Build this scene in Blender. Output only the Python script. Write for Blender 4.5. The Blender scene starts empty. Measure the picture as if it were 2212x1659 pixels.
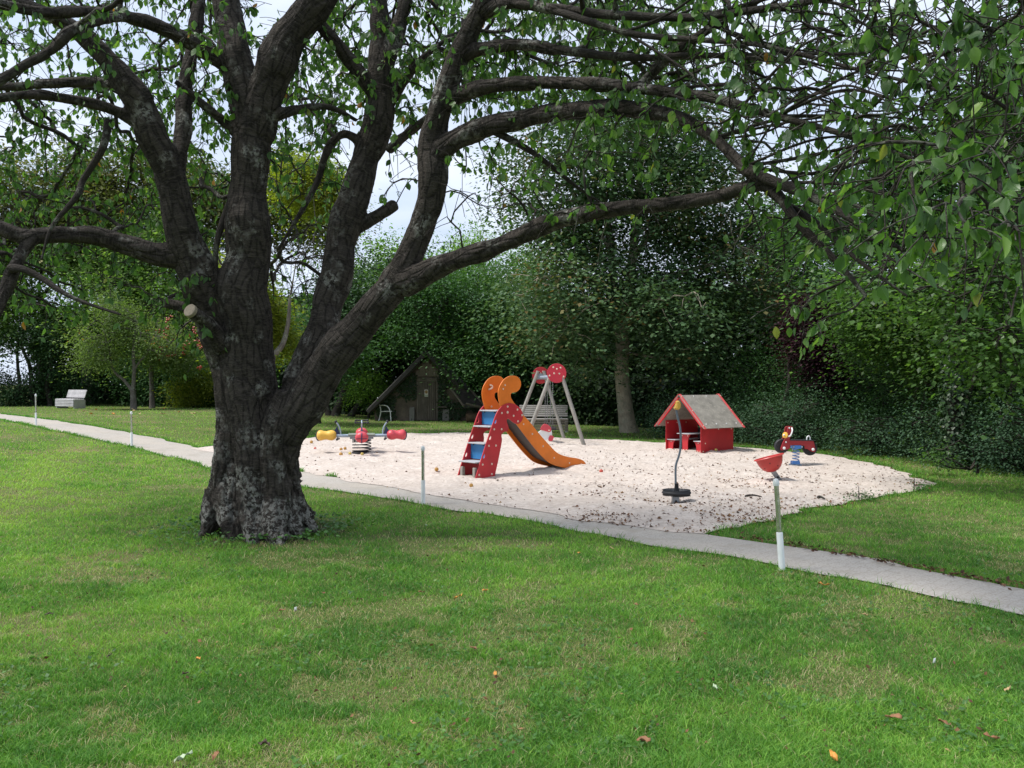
import bpy, math, random
import numpy as np
from mathutils import Vector, Matrix
from mathutils.geometry import delaunay_2d_cdt

random.seed(7)
RNG = np.random.default_rng(11)
EXPOSURE, GRASS, TREED = 0.3, 1.0, 1.0
SC = bpy.context.scene
COL = SC.collection
F, CX, CY, H = 1839.0, 1106.0, 830.0, 1.6      # survey of the photo: focal, centre, horizon, eye height
K = 3840 / 2212.0

# ---------------------------------------------------------------- terrain / survey
def g(x, y=0):
    t = np.clip((-np.asarray(x, float) - 5) / 10.0, 0, 1)
    return 0.4 * t * t * (3 - 2 * t)

def at(px, py, d):
    return Vector(((px - CX) / F * d, d, H - (py - CY) / F * d))

def gnd(px, py):
    d = 20.0
    for _ in range(40):
        x = (px - CX) / F * d
        d = 0.5 * d + 0.5 * (H - float(g(x))) * F / (py - CY)
    x = (px - CX) / F * d
    return Vector((x, d, float(g(x))))

def gnd_np(px, py):
    d = np.full_like(px, 15.0)
    for _ in range(40):
        d = 0.5 * d + 0.5 * (H - g((px - CX) / F * d)) * F / (py - CY)
    return (px - CX) / F * d, d

def hash2(ix, iy, seed):
    h = (ix.astype(np.int64) * 374761393 + iy.astype(np.int64) * 668265263 + seed * 1442695041) & 0x7fffffff
    h = ((h ^ (h >> 13)) * 1274126177) & 0x7fffffff
    return ((h ^ (h >> 16)) & 0xffff) / 65535.0

def vnoise(x, y, seed=0):
    x = np.asarray(x, float); y = np.asarray(y, float)
    ix = np.floor(x); iy = np.floor(y); fx = x - ix; fy = y - iy
    fx = fx * fx * (3 - 2 * fx); fy = fy * fy * (3 - 2 * fy)
    a = hash2(ix, iy, seed); b = hash2(ix + 1, iy, seed); c = hash2(ix, iy + 1, seed); d = hash2(ix + 1, iy + 1, seed)
    return (a * (1 - fx) + b * fx) * (1 - fy) + (c * (1 - fx) + d * fx) * fy

def fbm(x, y, seed=0, o=4):
    s = 0; a = .5; t = 0
    for i in range(o):
        s = s + a * vnoise(np.asarray(x) * 2 ** i, np.asarray(y) * 2 ** i, seed + i); t += a; a *= .5
    return s / t

def inside(x, y, poly):
    r = np.zeros(len(x), bool); n = len(poly); j = n - 1
    for i in range(n):
        xi, yi = poly[i]; xj, yj = poly[j]
        c = ((yi > y) != (yj > y)) & (x < (xj - xi) * (y - yi) / (yj - yi + 1e-12) + xi)
        r ^= c; j = i
    return r

def unit(v):
    return v / (np.linalg.norm(v, axis=-1, keepdims=True) + 1e-9)

# ---------------------------------------------------------------- materials
class NT:
    def __init__(s, name):
        s.m = bpy.data.materials.new(name); s.m.use_nodes = True
        s.t = s.m.node_tree; s.n = s.t.nodes; s.n.clear()
        s.out = s.n.new('ShaderNodeOutputMaterial')
    def new(s, typ, **kw):
        nd = s.n.new('ShaderNode' + typ)
        for k, v in kw.items():
            if k in nd.inputs: s.set(nd.inputs[k], v)
            else: setattr(nd, k, v)
        return nd
    def set(s, inp, v):
        if hasattr(v, 'is_output') or isinstance(v, bpy.types.NodeSocket): s.t.links.new(v, inp)
        else: inp.default_value = v
    def coord(s, kind='Object', scale=(1, 1, 1)):
        tc = s.new('TexCoord'); mp = s.new('Mapping'); s.t.links.new(tc.outputs[kind], mp.inputs[0])
        mp.inputs['Scale'].default_value = scale
        return mp.outputs[0]
    def attr(s, name, scale=None):
        a = s.new('Attribute'); a.attribute_name = name
        if scale is None: return a
        mp = s.new('Mapping'); s.t.links.new(a.outputs['Vector'], mp.inputs[0]); mp.inputs['Scale'].default_value = scale
        return mp.outputs[0]
    def noise(s, vec, scale, detail=4, rough=.55, dist=0):
        nd = s.new('TexNoise'); s.t.links.new(vec, nd.inputs['Vector'])
        nd.inputs['Scale'].default_value = scale; nd.inputs['Detail'].default_value = detail
        nd.inputs['Roughness'].default_value = rough; nd.inputs['Distortion'].default_value = dist
        return nd.outputs[0]
    def ramp(s, fac, stops, interp='LINEAR'):
        r = s.new('ValToRGB'); s.t.links.new(fac, r.inputs[0]); e = r.color_ramp.elements
        r.color_ramp.interpolation = interp
        while len(e) < len(stops): e.new(.5)
        for i, (p, c) in enumerate(stops):
            e[i].position = p; e[i].color = (c[0], c[1], c[2], 1) if hasattr(c, '__len__') else (c, c, c, 1)
        return r.outputs[0]
    def mix(s, fac, a, b, mode='MIX'):
        m = s.new('Mix', data_type='RGBA', blend_type=mode)
        s.set(m.inputs[0], fac)
        for i, v in ((6, a), (7, b)):
            if isinstance(v, (tuple, list)): v = (*v[:3], 1)
            s.set(m.inputs[i], v)
        return m.outputs[2]
    def math(s, op, a, b=0.0):
        m = s.new('Math', operation=op); s.set(m.inputs[0], a); s.set(m.inputs[1], b); return m.outputs[0]
    def bump(s, h, strength=.3, dist=.02):
        b = s.new('Bump'); s.t.links.new(h, b.inputs['Height'])
        b.inputs['Strength'].default_value = strength; b.inputs['Distance'].default_value = dist
        return b.outputs[0]
    def principled(s, col, rough=.6, metal=0, nrm=None, spec=.5):
        p = s.new('BsdfPrincipled')
        s.set(p.inputs['Base Color'], (*col[:3], 1) if isinstance(col, (tuple, list)) else col)
        s.set(p.inputs['Roughness'], rough); p.inputs['Metallic'].default_value = metal
        p.inputs['Specular IOR Level'].default_value = spec
        if nrm is not None: s.t.links.new(nrm, p.inputs['Normal'])
        return p.outputs[0]
    def done(s, sh):
        s.t.links.new(sh, s.out.inputs[0]); return s.m

def m_basic(name, c, rough=.5, metal=0, var=.25, scale=6, bump=.1, bscale=60, dirt=None, dirtamt=.45, spec=.5):
    n = NT(name); co = n.coord()
    a = n.noise(co, scale, 5)
    col = n.mix(n.ramp(a, [(.3, 0), (.7, 1)]), tuple(x * (1 - var) for x in c), tuple(min(1, x * (1 + var * .5)) for x in c))
    if dirt:
        dn = n.noise(co, scale * 2.7, 8, .7)
        col = n.mix(n.ramp(dn, [(1 - dirtamt, 0), (1 - dirtamt + .16, .75)]), col, dirt)
    b = n.noise(co, bscale, 4)
    return n.done(n.principled(col, n.ramp(a, [(0, max(.05, rough - .1)), (1, min(1, rough + .12))]), metal, n.bump(b, bump, .004), spec))

def m_leaf(name, stops, trans=.35, rough=.5, spec=.35, patch=.45, pscale=.8, veins=False, tint=(1.25, 1.5, .5)):
    n = NT(name); r = n.attr('rnd').outputs['Fac']
    col = n.ramp(r, stops)
    co = n.coord()
    pn = n.noise(co, pscale, 2)
    col = n.mix(n.ramp(pn, [(.35, 0), (.65, patch)]), col, n.mix(1.0, col, (.62, .66, .6), 'MULTIPLY'))
    nrm = None
    if veins:
        uv = n.new('TexCoord').outputs['UV']
        sep = n.new('SeparateXYZ'); n.t.links.new(uv, sep.inputs[0])
        au = n.math('ABSOLUTE', n.math('SUBTRACT', sep.outputs[0], .5))
        v = n.math('SUBTRACT', sep.outputs[1], n.math('MULTIPLY', au, .9))
        sn = n.math('SINE', n.math('MULTIPLY', v, 55.0))
        vein = n.math('MAXIMUM', n.math('MULTIPLY', n.math('SUBTRACT', sn, .55), 1.2), n.math('SUBTRACT', 1.0, n.math('MULTIPLY', au, 28.0)))
        vein = n.math('MAXIMUM', vein, 0.0)
        nrm = n.bump(vein, .45, .003)
        col = n.mix(n.math('MULTIPLY', vein, .22), col, (.16, .27, .07))
    p = n.principled(col, rough, 0, nrm, spec)
    t = n.new('BsdfTranslucent'); n.t.links.new(n.mix(1.0, col, tint, 'MULTIPLY'), t.inputs[0])
    mx = n.new('MixShader'); mx.inputs[0].default_value = trans
    n.t.links.new(p, mx.inputs[1]); n.t.links.new(t.outputs[0], mx.inputs[2])
    return n.done(mx.outputs[0])

def m_wood(name, c, c2, scale=(3, 60, 60), rough=.75):
    n = NT(name); co = n.coord('Object', scale)
    a = n.noise(co, 1.0, 6, .65, .4)
    w = n.noise(n.coord(), 3.0, 3)
    col = n.mix(n.ramp(a, [(.3, 0), (.7, 1)]), c, c2)
    col = n.mix(n.ramp(w, [(.4, 0), (.75, .5)]), col, tuple(x * .6 for x in c))
    return n.done(n.principled(col, rough, 0, n.bump(a, .35, .004), .3))

# ---------------------------------------------------------------- objects
ORG = {}
def tag(o, label=None, cat=None, group=None, kind=None):
    if label: o['label'] = label
    if cat: o['category'] = cat
    if group: o['group'] = group
    if kind: o['kind'] = kind
    return o

def thing(name, loc, label, cat, group=None):
    o = bpy.data.objects.new(name, None); COL.objects.link(o); o.location = loc
    o.empty_display_size = .1
    ORG[o.name] = Vector(loc)
    return tag(o, label, cat, group)

def link(name, me, mat, parent=None):
    o = bpy.data.objects.new(name, me); COL.objects.link(o)
    if mat is not None:
        me.materials.clear(); me.materials.append(mat)
    if parent is not None:
        o.parent = parent; ORG[o.name] = ORG[parent.name]
    else:
        ORG[o.name] = Vector((0, 0, 0))
    return o

def np_mesh(name, V, loops, sizes, mat, parent=None, smooth=False, rnd=None, uv=None, vec=None):
    me = bpy.data.meshes.new(name)
    V = np.asarray(V, np.float32)
    if parent is not None: V = V - np.array(ORG[parent.name], np.float32)
    loops = np.asarray(loops, np.int32).ravel(); sizes = np.asarray(sizes, np.int32)
    me.vertices.add(len(V)); me.vertices.foreach_set('co', V.ravel())
    me.loops.add(len(loops)); me.loops.foreach_set('vertex_index', loops)
    st = np.concatenate([[0], np.cumsum(sizes)[:-1]]).astype(np.int32)
    me.polygons.add(len(sizes)); me.polygons.foreach_set('loop_start', st)
    me.polygons.foreach_set('use_smooth', np.full(len(sizes), smooth, bool))
    if uv is not None:
        l = me.uv_layers.new(name='UVMap'); l.data.foreach_set('uv', np.asarray(uv, np.float32).ravel())
    me.update(calc_edges=True)
    if rnd is not None:
        me.attributes.new('rnd', 'FLOAT', 'FACE').data.foreach_set('value', np.asarray(rnd, np.float32))
    if vec is not None:
        me.attributes.new('bk', 'FLOAT_VECTOR', 'POINT').data.foreach_set('vector', np.asarray(vec, np.float32).ravel())
    return link(name, me, mat, parent)

def frame(t):
    t = t.normalized()
    a = Vector((0, 0, 1)) if abs(t.z) < .9 else Vector((1, 0, 0))
    u = t.cross(a).normalized(); return u, t.cross(u).normalized()

class MB:
    def __init__(s): s.v = []; s.f = []
    def add(s, vs, fs):
        b = len(s.v); s.v += [tuple(v) for v in vs]; s.f += [tuple(i + b for i in f) for f in fs]; return s
    def obox(s, o, ex, ey, ez, a, b, c):
        o = Vector(o); ex = Vector(ex); ey = Vector(ey); ez = Vector(ez)
        vs = [o + ex * x + ey * y + ez * z for z in c for y in b for x in a]
        return s.add(vs, [(0, 2, 3, 1), (4, 5, 7, 6), (0, 1, 5, 4), (2, 6, 7, 3), (0, 4, 6, 2), (1, 3, 7, 5)])
    def box(s, x, y, z):
        return s.obox((0, 0, 0), (1, 0, 0), (0, 1, 0), (0, 0, 1), x, y, z)
    def rbox(s, o, ex, ey, ez, a, b, c, r=.006):
        # box with chamfered edges: three nested rings
        o = Vector(o); ex = Vector(ex); ey = Vector(ey); ez = Vector(ez)
        def ring(z, k):
            x0, x1 = a[0] + k, a[1] - k; y0, y1 = b[0] + k, b[1] - k
            q = [(x0 + r, y0), (x1 - r, y0), (x1, y0 + r), (x1, y1 - r), (x1 - r, y1), (x0 + r, y1), (x0, y1 - r), (x0, y0 + r)]
            return [o + ex * p[0] + ey * p[1] + ez * z for p in q]
        vs = ring(c[0], r) + ring(c[0] + r, 0) + ring(c[1] - r, 0) + ring(c[1], r)
        fs = [tuple(range(7, -1, -1)), tuple(range(24, 32))]
        for k in range(3):
            for i in range(8):
                j = (i + 1) % 8; fs.append((k * 8 + i, k * 8 + j, k * 8 + 8 + j, k * 8 + 8 + i))
        return s.add(vs, fs)
    def tube(s, pts, r, n=10, cap=True, closed=False):
        pts = [Vector(p) for p in pts]; m = len(pts)
        rs = r if hasattr(r, '__len__') else [r] * m
        vs = []; u = None
        for i in range(m):
            if closed: t = pts[(i + 1) % m] - pts[i - 1]
            else: t = pts[min(i + 1, m - 1)] - pts[max(i - 1, 0)]
            t = t.normalized()
            if u is None: u, w = frame(t)
            else:
                u = (u - t * u.dot(t))
                u = u.normalized() if u.length > 1e-6 else frame(t)[0]
                w = t.cross(u)
            for k in range(n):
                a = 2 * math.pi * k / n
                vs.append(pts[i] + (u * math.cos(a) + w * math.sin(a)) * rs[i])
        fs = []
        for i in range(m if closed else m - 1):
            j = (i + 1) % m
            for k in range(n):
                l = (k + 1) % n; fs.append((i * n + k, i * n + l, j * n + l, j * n + k))
        if cap and not closed:
            fs.append(tuple(range(n - 1, -1, -1))); fs.append(tuple((m - 1) * n + k for k in range(n)))
        return s.add(vs, fs)
    def lathe(s, prof, o, axis=(0, 0, 1), n=20, su=1.0, sw=1.0, ref=None):
        o = Vector(o); ax = Vector(axis).normalized()
        if ref is not None:
            u = (Vector(ref) - ax * ax.dot(Vector(ref))).normalized(); w = ax.cross(u)
        else: u, w = frame(ax)
        vs = []; fs = []
        for (r, h) in prof:
            for k in range(n):
                a = 2 * math.pi * k / n
                vs.append(o + ax * h + u * (math.cos(a) * r * su) + w * (math.sin(a) * r * sw))
        for i in range(len(prof) - 1):
            for k in range(n):
                l = (k + 1) % n; fs.append((i * n + k, i * n + l, (i + 1) * n + l, (i + 1) * n + k))
        fs.append(tuple(range(n - 1, -1, -1))); fs.append(tuple((len(prof) - 1) * n + k for k in range(n)))
        return s.add(vs, fs)
    def build(s, name, mat, parent=None, smooth=False):
        me = bpy.data.meshes.new(name)
        o = ORG[parent.name] if parent is not None else Vector((0, 0, 0))
        me.from_pydata([Vector(v) - o for v in s.v], [], s.f); me.validate(); me.update()
        if smooth:
            me.polygons.foreach_set('use_smooth', np.ones(len(me.polygons), bool))
            try: me.set_sharp_from_angle(angle=math.radians(40))
            except Exception: pass
        return link(name, me, mat, parent)

def catmull(pts, sub=4, closed=True):
    n = len(pts); out = []
    rng = range(n) if closed else range(n - 1)
    for i in rng:
        if closed: p0, p1, p2, p3 = pts[i - 1], pts[i], pts[(i + 1) % n], pts[(i + 2) % n]
        else: p0, p1, p2, p3 = pts[max(i - 1, 0)], pts[i], pts[i + 1], pts[min(i + 2, n - 1)]
        if p1 == p2: continue
        for k in range(sub):
            t = k / sub
            out.append(tuple(.5 * ((2 * b) + (-a + c) * t + (2 * a - 5 * b + 4 * c - d) * t * t + (-a + 3 * b - 3 * c + d) * t ** 3) for a, b, c, d in zip(p0, p1, p2, p3)))
    if not closed: out.append(tuple(pts[-1]))
    return out

def plate(name, outline, holes, thick, o, eu, ev, mat, parent=None, bevel=.005):
    """a cut board with holes and rounded edges: outline in metres in the plane (o, eu, ev), centred on it"""
    cu = bpy.data.curves.new(name, 'CURVE'); cu.dimensions = '2D'; cu.fill_mode = 'BOTH'
    cu.extrude = max(1e-4, thick / 2 - bevel); cu.bevel_depth = bevel; cu.bevel_resolution = 1; cu.offset = -bevel
    for pl in [outline] + holes:
        sp = cu.splines.new('POLY'); sp.points.add(len(pl) - 1); sp.use_cyclic_u = True
        for p, q in zip(sp.points, pl): p.co = (q[0], q[1], 0, 1)
    tmp = bpy.data.objects.new('tmp', cu); COL.objects.link(tmp)
    dg = bpy.context.evaluated_depsgraph_get()
    me = bpy.data.meshes.new_from_object(tmp.evaluated_get(dg))
    bpy.data.objects.remove(tmp); bpy.data.curves.remove(cu)
    me.name = name
    o = Vector(o); eu = Vector(eu).normalized(); ev = Vector(ev).normalized(); ew = eu.cross(ev)
    base = ORG[parent.name] if parent is not None else Vector((0, 0, 0))
    M = Matrix(((eu.x, ev.x, ew.x, o.x - base.x), (eu.y, ev.y, ew.y, o.y - base.y), (eu.z, ev.z, ew.z, o.z - base.z), (0, 0, 0, 1)))
    me.transform(M); me.update()
    return link(name, me, mat, parent)

def dome(name, p, nrm, r, mat, parent, h=None):
    h = h or r * .6
    return MB().lathe([(r, -.002), (r, h * .25), (r * .85, h * .65), (r * .45, h * .95), (r * .05, h)], p, nrm, 10).build(name, mat, parent, True)

def copy_tree(o, parent=None):
    c = o.copy(); COL.objects.link(c)
    ORG[c.name] = ORG.get(o.name, Vector((0, 0, 0)))
    if parent is not None:
        c.parent = parent; c.matrix_parent_inverse = o.matrix_parent_inverse.copy()
    for ch in list(o.children): copy_tree(ch, c)
    return c
# ---------------------------------------------------------------- leaves and branches
def leaf_quads(P, A, N, L, W):
    """small diamond leaves: centre-base P, axis A, normal N"""
    A = unit(A); B = unit(np.cross(N, A)); N2 = np.cross(A, B)
    L = L[:, None]; W = W[:, None]
    V = np.stack([P, P + A * L * .42 + B * W * .5 + N2 * L * .04, P + A * L, P + A * L * .42 - B * W * .5 + N2 * L * .04], 1).reshape(-1, 3)
    return V, np.arange(len(V)), np.full(len(P), 4)

def leaf_near(P, A, N, L, W):
    """folded, drooping leaf with a pointed tip: 3 x 2 faces and UVs for the veins"""
    A = unit(A); B = unit(np.cross(N, A)); N2 = np.cross(A, B)
    n = len(P); prof = [(0, .0, 0), (.18, .62, -.01), (.45, 1.0, -.05), (.75, .66, -.13), (1, 0, -.26)]
    rows = []; rg = np.random.default_rng(n); cv = rg.uniform(-.5, 2.0, n); tw = rg.normal(0, .10, n); fo = rg.uniform(.3, 2.6, n)
    for t, w, dz in prof:
        c = P + A * (L * t)[:, None] + N2 * (L * dz * cv)[:, None] + B * (L * tw * t * t)[:, None]
        up = N2 * (W * w * .10 * fo)[:, None]
        rows.append((c - B * (W * w * .5)[:, None] + up, c, c + B * (W * w * .5)[:, None] + up))
    V = [rows[0][1]]
    uvl = [(.5, 0)]
    for i in (1, 2, 3):
        V += [rows[i][0], rows[i][1], rows[i][2]]
        w = prof[i][1] * .5; uvl += [(.5 - w, prof[i][0]), (.5, prof[i][0]), (.5 + w, prof[i][0])]
    V.append(rows[4][1]); uvl.append((.5, 1))
    V = np.stack(V, 1)  # n,11,3
    tpl = [(0, 2, 1), (0, 3, 2), (1, 2, 5, 4), (2, 3, 6, 5), (4, 5, 8, 7), (5, 6, 9, 8), (7, 8, 10), (8, 9, 10)]
    flat = np.array([i for f in tpl for i in f]); sz = [len(f) for f in tpl]
    loops = (np.arange(n)[:, None] * 11 + flat[None]).ravel()
    uv = np.tile(np.array(uvl)[flat], (n, 1))
    return V.reshape(-1, 3), loops, np.tile(sz, n), uv, len(tpl)

def grow(seedP, seedPar, seedT, attr, step=.15, arch=.15, jit=.03, gen_pen=.25, rng=None):
    """connect every attractor to the nearest twig with a curved shoot; returns node arrays and the new paths"""
    rng = rng or np.random.default_rng(1)
    n0 = len(seedP); cap = n0 + len(attr) * 40
    P = np.zeros((cap, 3)); T = np.zeros((cap, 3)); par = np.full(cap, -1); gen = np.zeros(cap)
    P[:n0] = seedP; T[:n0] = seedT; par[:n0] = seedPar; n = n0
    d0 = np.array([np.min(np.linalg.norm(P[:n0] - a, axis=1)) for a in attr])
    paths = []
    for ai in np.argsort(d0):
        a = attr[ai]
        ds = np.linalg.norm(P[:n] - a, axis=1) + gen[:n] * gen_pen
        i = int(np.argmin(ds)); p0 = P[i]; v = a - p0; L = np.linalg.norm(v)
        if L < .05: paths.append((ai, [i])); continue
        t0 = T[i] * .6 + v / L; t0 = t0 / (np.linalg.norm(t0) + 1e-9)
        c1 = p0 + t0 * L * .38; c2 = a - v * .3 + np.array([0, 0, arch * L])
        m = int(min(36, max(2, math.ceil(L / step)))); prev = i; path = [i]
        ph = rng.normal(0, jit * L, 3); ph2 = rng.normal(0, jit * L * .6, 3)
        for k in range(1, m + 1):
            t = k / m
            q = (1 - t) ** 3 * p0 + 3 * (1 - t) ** 2 * t * c1 + 3 * (1 - t) * t * t * c2 + t ** 3 * a
            q = q + ph * math.sin(math.pi * t) + ph2 * math.sin(3 * math.pi * t)
            P[n] = q; par[n] = prev; gen[n] = gen[i] + (1 if k > 0 else 0)
            dv = q - P[prev]; T[n] = dv / (np.linalg.norm(dv) + 1e-9)
            path.append(n); prev = n; n += 1
        paths.append((ai, path))
    return P[:n], par[:n], T[:n], paths

def pipe_radii(n, par, tips, base, expo, rmin):
    c = np.zeros(n)
    for t in tips: c[t] += 1
    for i in range(n - 1, -1, -1):
        if par[i] >= 0: c[par[i]] += c[i]
    return np.maximum(rmin, base * np.maximum(c, .3) ** expo)

def tubes_np(paths, P, R, sides):
    V = []; loops = []; base = 0; ang = np.arange(sides) * 2 * math.pi / sides
    ca, sa = np.cos(ang), np.sin(ang); BK = []
    for path in paths:
        if len(path) < 2: continue
        q = P[path]; r = R[path].copy(); r[0] = min(r[0], r[1] * 1.25); m = len(path)
        t = np.gradient(q, axis=0); t = unit(t)
        a = np.array([0, 0, 1.]) if abs(t[0][2]) < .9 else np.array([1., 0, 0])
        u = unit(np.cross(t, a)); w = np.cross(t, u)
        rr = r[:, None, None]
        ring = q[:, None, :] + (u[:, None, :] * ca[None, :, None] + w[:, None, :] * sa[None, :, None]) * rr
        V.append(ring.reshape(-1, 3))
        s = np.concatenate([[0], np.cumsum(np.linalg.norm(np.diff(q, axis=0), axis=1))]) + base * .37
        BK.append(np.stack([np.outer(r, ca), np.outer(r, sa), np.repeat(s[:, None], sides, 1)], 2).reshape(-1, 3))
        i = np.arange(m - 1)[:, None] * sides; k = np.arange(sides)[None]; l = (k + 1) % sides
        loops.append((np.stack([i + k, i + l, i + sides + l, i + sides + k], 2) + base).reshape(-1, 4))
        base += m * sides
    return np.concatenate(V), np.concatenate(loops), np.concatenate(BK)

def bark_mat(name, c, c2, crack=.6, lich=.25, lichc=(.24, .27, .22), zs=.22, band=0.0, sc=26, low=0, lmix=.7):
    n = NT(name); v = n.attr('bk', (1, 1, zs))
    vor = n.new('TexVoronoi', feature='DISTANCE_TO_EDGE'); vd = n.noise(v, sc * .5, 3)
    vv = n.new('VectorMath', operation='ADD'); n.t.links.new(v, vv.inputs[0])
    cmb = n.new('CombineXYZ'); n.set(cmb.inputs[0], n.math('MULTIPLY', vd, .06)); n.set(cmb.inputs[2], n.math('MULTIPLY', vd, .05))
    n.t.links.new(cmb.outputs[0], vv.inputs[1]); n.t.links.new(vv.outputs[0], vor.inputs['Vector']); vor.inputs['Scale'].default_value = sc
    edge = n.ramp(vor.outputs['Distance'], [(0, 0), (.16, 1)])
    full = n.attr('bk', (1, 1, 1))
    f1 = n.noise(full, 70, 6, .65); f2 = n.noise(n.attr('bk', (1, 1, 4.5)), 8, 5, .65, 1.2); f3 = n.noise(full, 4, 4)
    col = n.mix(n.ramp(f1, [(.3, 0), (.7, 1)]), c, c2)
    col = n.mix(n.ramp(f3, [(.4, 0), (.62, .55)]), col, tuple(x * .55 for x in c))
    col = n.mix(n.math('MULTIPLY', n.math('SUBTRACT', 1.0, edge), crack), col, tuple(x * .22 for x in c))
    hgt = n.math('ADD', n.math('MULTIPLY', edge, .6 * crack), n.math('MULTIPLY', f1, .35))
    if band:
        b = n.ramp(f2, [(.45, 0), (.6, 1)])
        col = n.mix(n.math('MULTIPLY', b, band), col, tuple(x * 1.5 for x in c2))
        hgt = n.math('ADD', hgt, n.math('MULTIPLY', b, .3))
    if lich:
        co = n.coord()
        sz_ = n.new('SeparateXYZ'); n.t.links.new(co, sz_.inputs[0])
        l1 = n.math('ADD', n.noise(co, 3.2, 3), n.ramp(n.math('MULTIPLY', sz_.outputs[2], .5), [(.0, low), (.7, 0)])) if low else n.noise(co, 3.2, 3); l2 = n.noise(co, 22, 8, .7)
        lf = n.math('MULTIPLY', n.ramp(l1, [(.66 - lich * .5, 0), (.78 - lich * .5, 1)]), n.ramp(l2, [(.47, 0), (.53, 1)]))
        col = n.mix(n.math('MULTIPLY', lf, lmix), col, lichc)
    return n.done(n.principled(col, .88, 0, n.bump(hgt, .9, .03), .2))

def blob(px, py, d, rx, ry, rd):
    return (at(px, py, d), (rx * d / F, rd, ry * d / F))

def crown_points(blobs, n, rng, gap=.0, gs=.45, seed=0):
    vol = np.array([b[1][0] * b[1][1] * b[1][2] for b in blobs]) ** .7; vol /= vol.sum(); out = []
    while len(out) < n:
        b = blobs[rng.choice(len(blobs), p=vol)]
        v = rng.normal(size=3); v /= np.linalg.norm(v)
        r = rng.uniform(.12, 1) ** .42
        p = np.array(b[0]) + v * r * np.array(b[1])
        if p[2] < .03: continue
        if gap and vnoise(p[0] * gs + p[2] * gs * .6 + 50, p[2] * gs + p[1] * gs * .5 + 50, seed) < gap: continue
        out.append(p)
    return np.array(out)

def tree(name, label, cat, trunk, blobs, n_cl, per, leaf, mat_l, mat_b, seed, spread=.55, group=None, flat=.5, gap=.25, r_tip=.011,
         droop=.25, extra=None, wl=.62, expo=.5, sides=6, crown_name='crown'):
    """trunk: list of polylines [(x,y,z,r)...] in world; blobs: crown ellipsoids"""
    rng = np.random.default_rng(seed)
    b0 = trunk[0][0]
    root = thing(name, (b0[0], b0[1], b0[2]), label, cat, group)
    SP = []; SPar = []; ST = []; SR = []; mains = []
    for pl in trunk:
        pts = np.array(catmull([tuple(p) for p in pl], 6, False)); path = []
        for i, p in enumerate(pts):
            j = len(SP)
            if i == 0 and SP:
                dd = np.linalg.norm(np.array(SP) - p[:3], axis=1); SPar.append(int(np.argmin(dd)))
            else: SPar.append(j - 1 if i else -1)
            SP.append(p[:3]); SR.append(p[3]); t = pts[min(i + 1, len(pts) - 1)][:3] - pts[max(i - 1, 0)][:3]
            ST.append(t / (np.linalg.norm(t) + 1e-9)); path.append(j)
        mains.append(path)
    at_ = crown_points(blobs, n_cl, rng, gap, seed=seed)
    n0 = len(SP)
    P, par, T, paths = grow(np.array(SP), np.array(SPar), np.array(ST), at_, step=.45, arch=.08, jit=.05, gen_pen=.5, rng=rng)
    R = pipe_radii(len(P), par, [p[-1] for _, p in paths], r_tip, expo, r_tip * .7)
    R[:n0] = np.array(SR)
    for i in range(n0, len(P)):
        R[i] = min(R[i], max(r_tip * .7, R[par[i]] * .93))
    V1, l1, k1 = tubes_np(mains, P, R, 12)
    V2, l2, k2 = tubes_np([p for _, p in paths], P, R, sides - 2)
    np_mesh('trunk', np.concatenate([V1, V2]), np.concatenate([l1, l2 + len(V1)]), np.full(len(l1) + len(l2), 4), mat_b, root, True, vec=np.concatenate([k1, k2]))
    C = np.repeat(at_, per, 0); n = len(C)
    off = rng.normal(size=(n, 3)) * np.array([spread, spread, spread * flat])
    # each cluster is a tilted spray, so that the crown has light and dark clumps
    tilt = np.repeat(rng.normal(0, .35, (len(at_), 2)), per, 0)
    off[:, 2] += off[:, 0] * tilt[:, 0] + off[:, 1] * tilt[:, 1] - .12 * (off[:, 0] ** 2 + off[:, 1] ** 2) / spread
    Pn = C + off
    keep = Pn[:, 2] > g(Pn[:, 0]) + .03; Pn = Pn[keep]; off = off[keep]; n = len(Pn)
    A = off * np.array([1, 1, .3]) + rng.normal(0, spread * .6, (n, 3)); A[:, 2] -= droop * spread * 1.2
    N = rng.normal(0, .17, (n, 3)); N[:, 2] += 1; N[:, :2] += off[:, :2] / spread * .45
    L = leaf * rng.uniform(.65, 1.25, n)
    Vl, ll, sz = leaf_quads(Pn, A, N, L, L * wl * rng.uniform(.8, 1.15, n))
    cr = np.repeat(rng.normal(0, .17, len(at_)), per)[keep]
    rnd = np.clip(.44 + cr + rng.normal(0, .10, n), 0, 1)
    np_mesh(crown_name, Vl, ll, sz, mat_l, root, False, rnd)
    return root

def twig_trunk(x, y, h, r, lean=(0, 0), z0=None, top=.45, seed=0, kinks=.08):
    rng = np.random.default_rng(seed + 99); z0 = float(g(x)) - .05 if z0 is None else z0
    pl = [(x, y, z0, r * 1.45), (x + lean[0] * .05, y, z0 + .25, r * 1.05)]
    for t in (.25, .5, .75, 1):
        pl.append((x + lean[0] * t + rng.normal(0, kinks), y + lean[1] * t + rng.normal(0, kinks), z0 + h * t, r * (1 - (1 - top) * t)))
    return pl
# ---------------------------------------------------------------- camera, sky, light
cam = bpy.data.cameras.new('camera'); camo = bpy.data.objects.new('camera', cam); COL.objects.link(camo)
cam.sensor_width = 36; cam.lens = 36 * F / 2212; cam.clip_start = .05; cam.clip_end = 2000
camo.location = (0, 0, H); camo.rotation_euler = (math.radians(90), 0, 0)
SC.camera = camo

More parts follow.
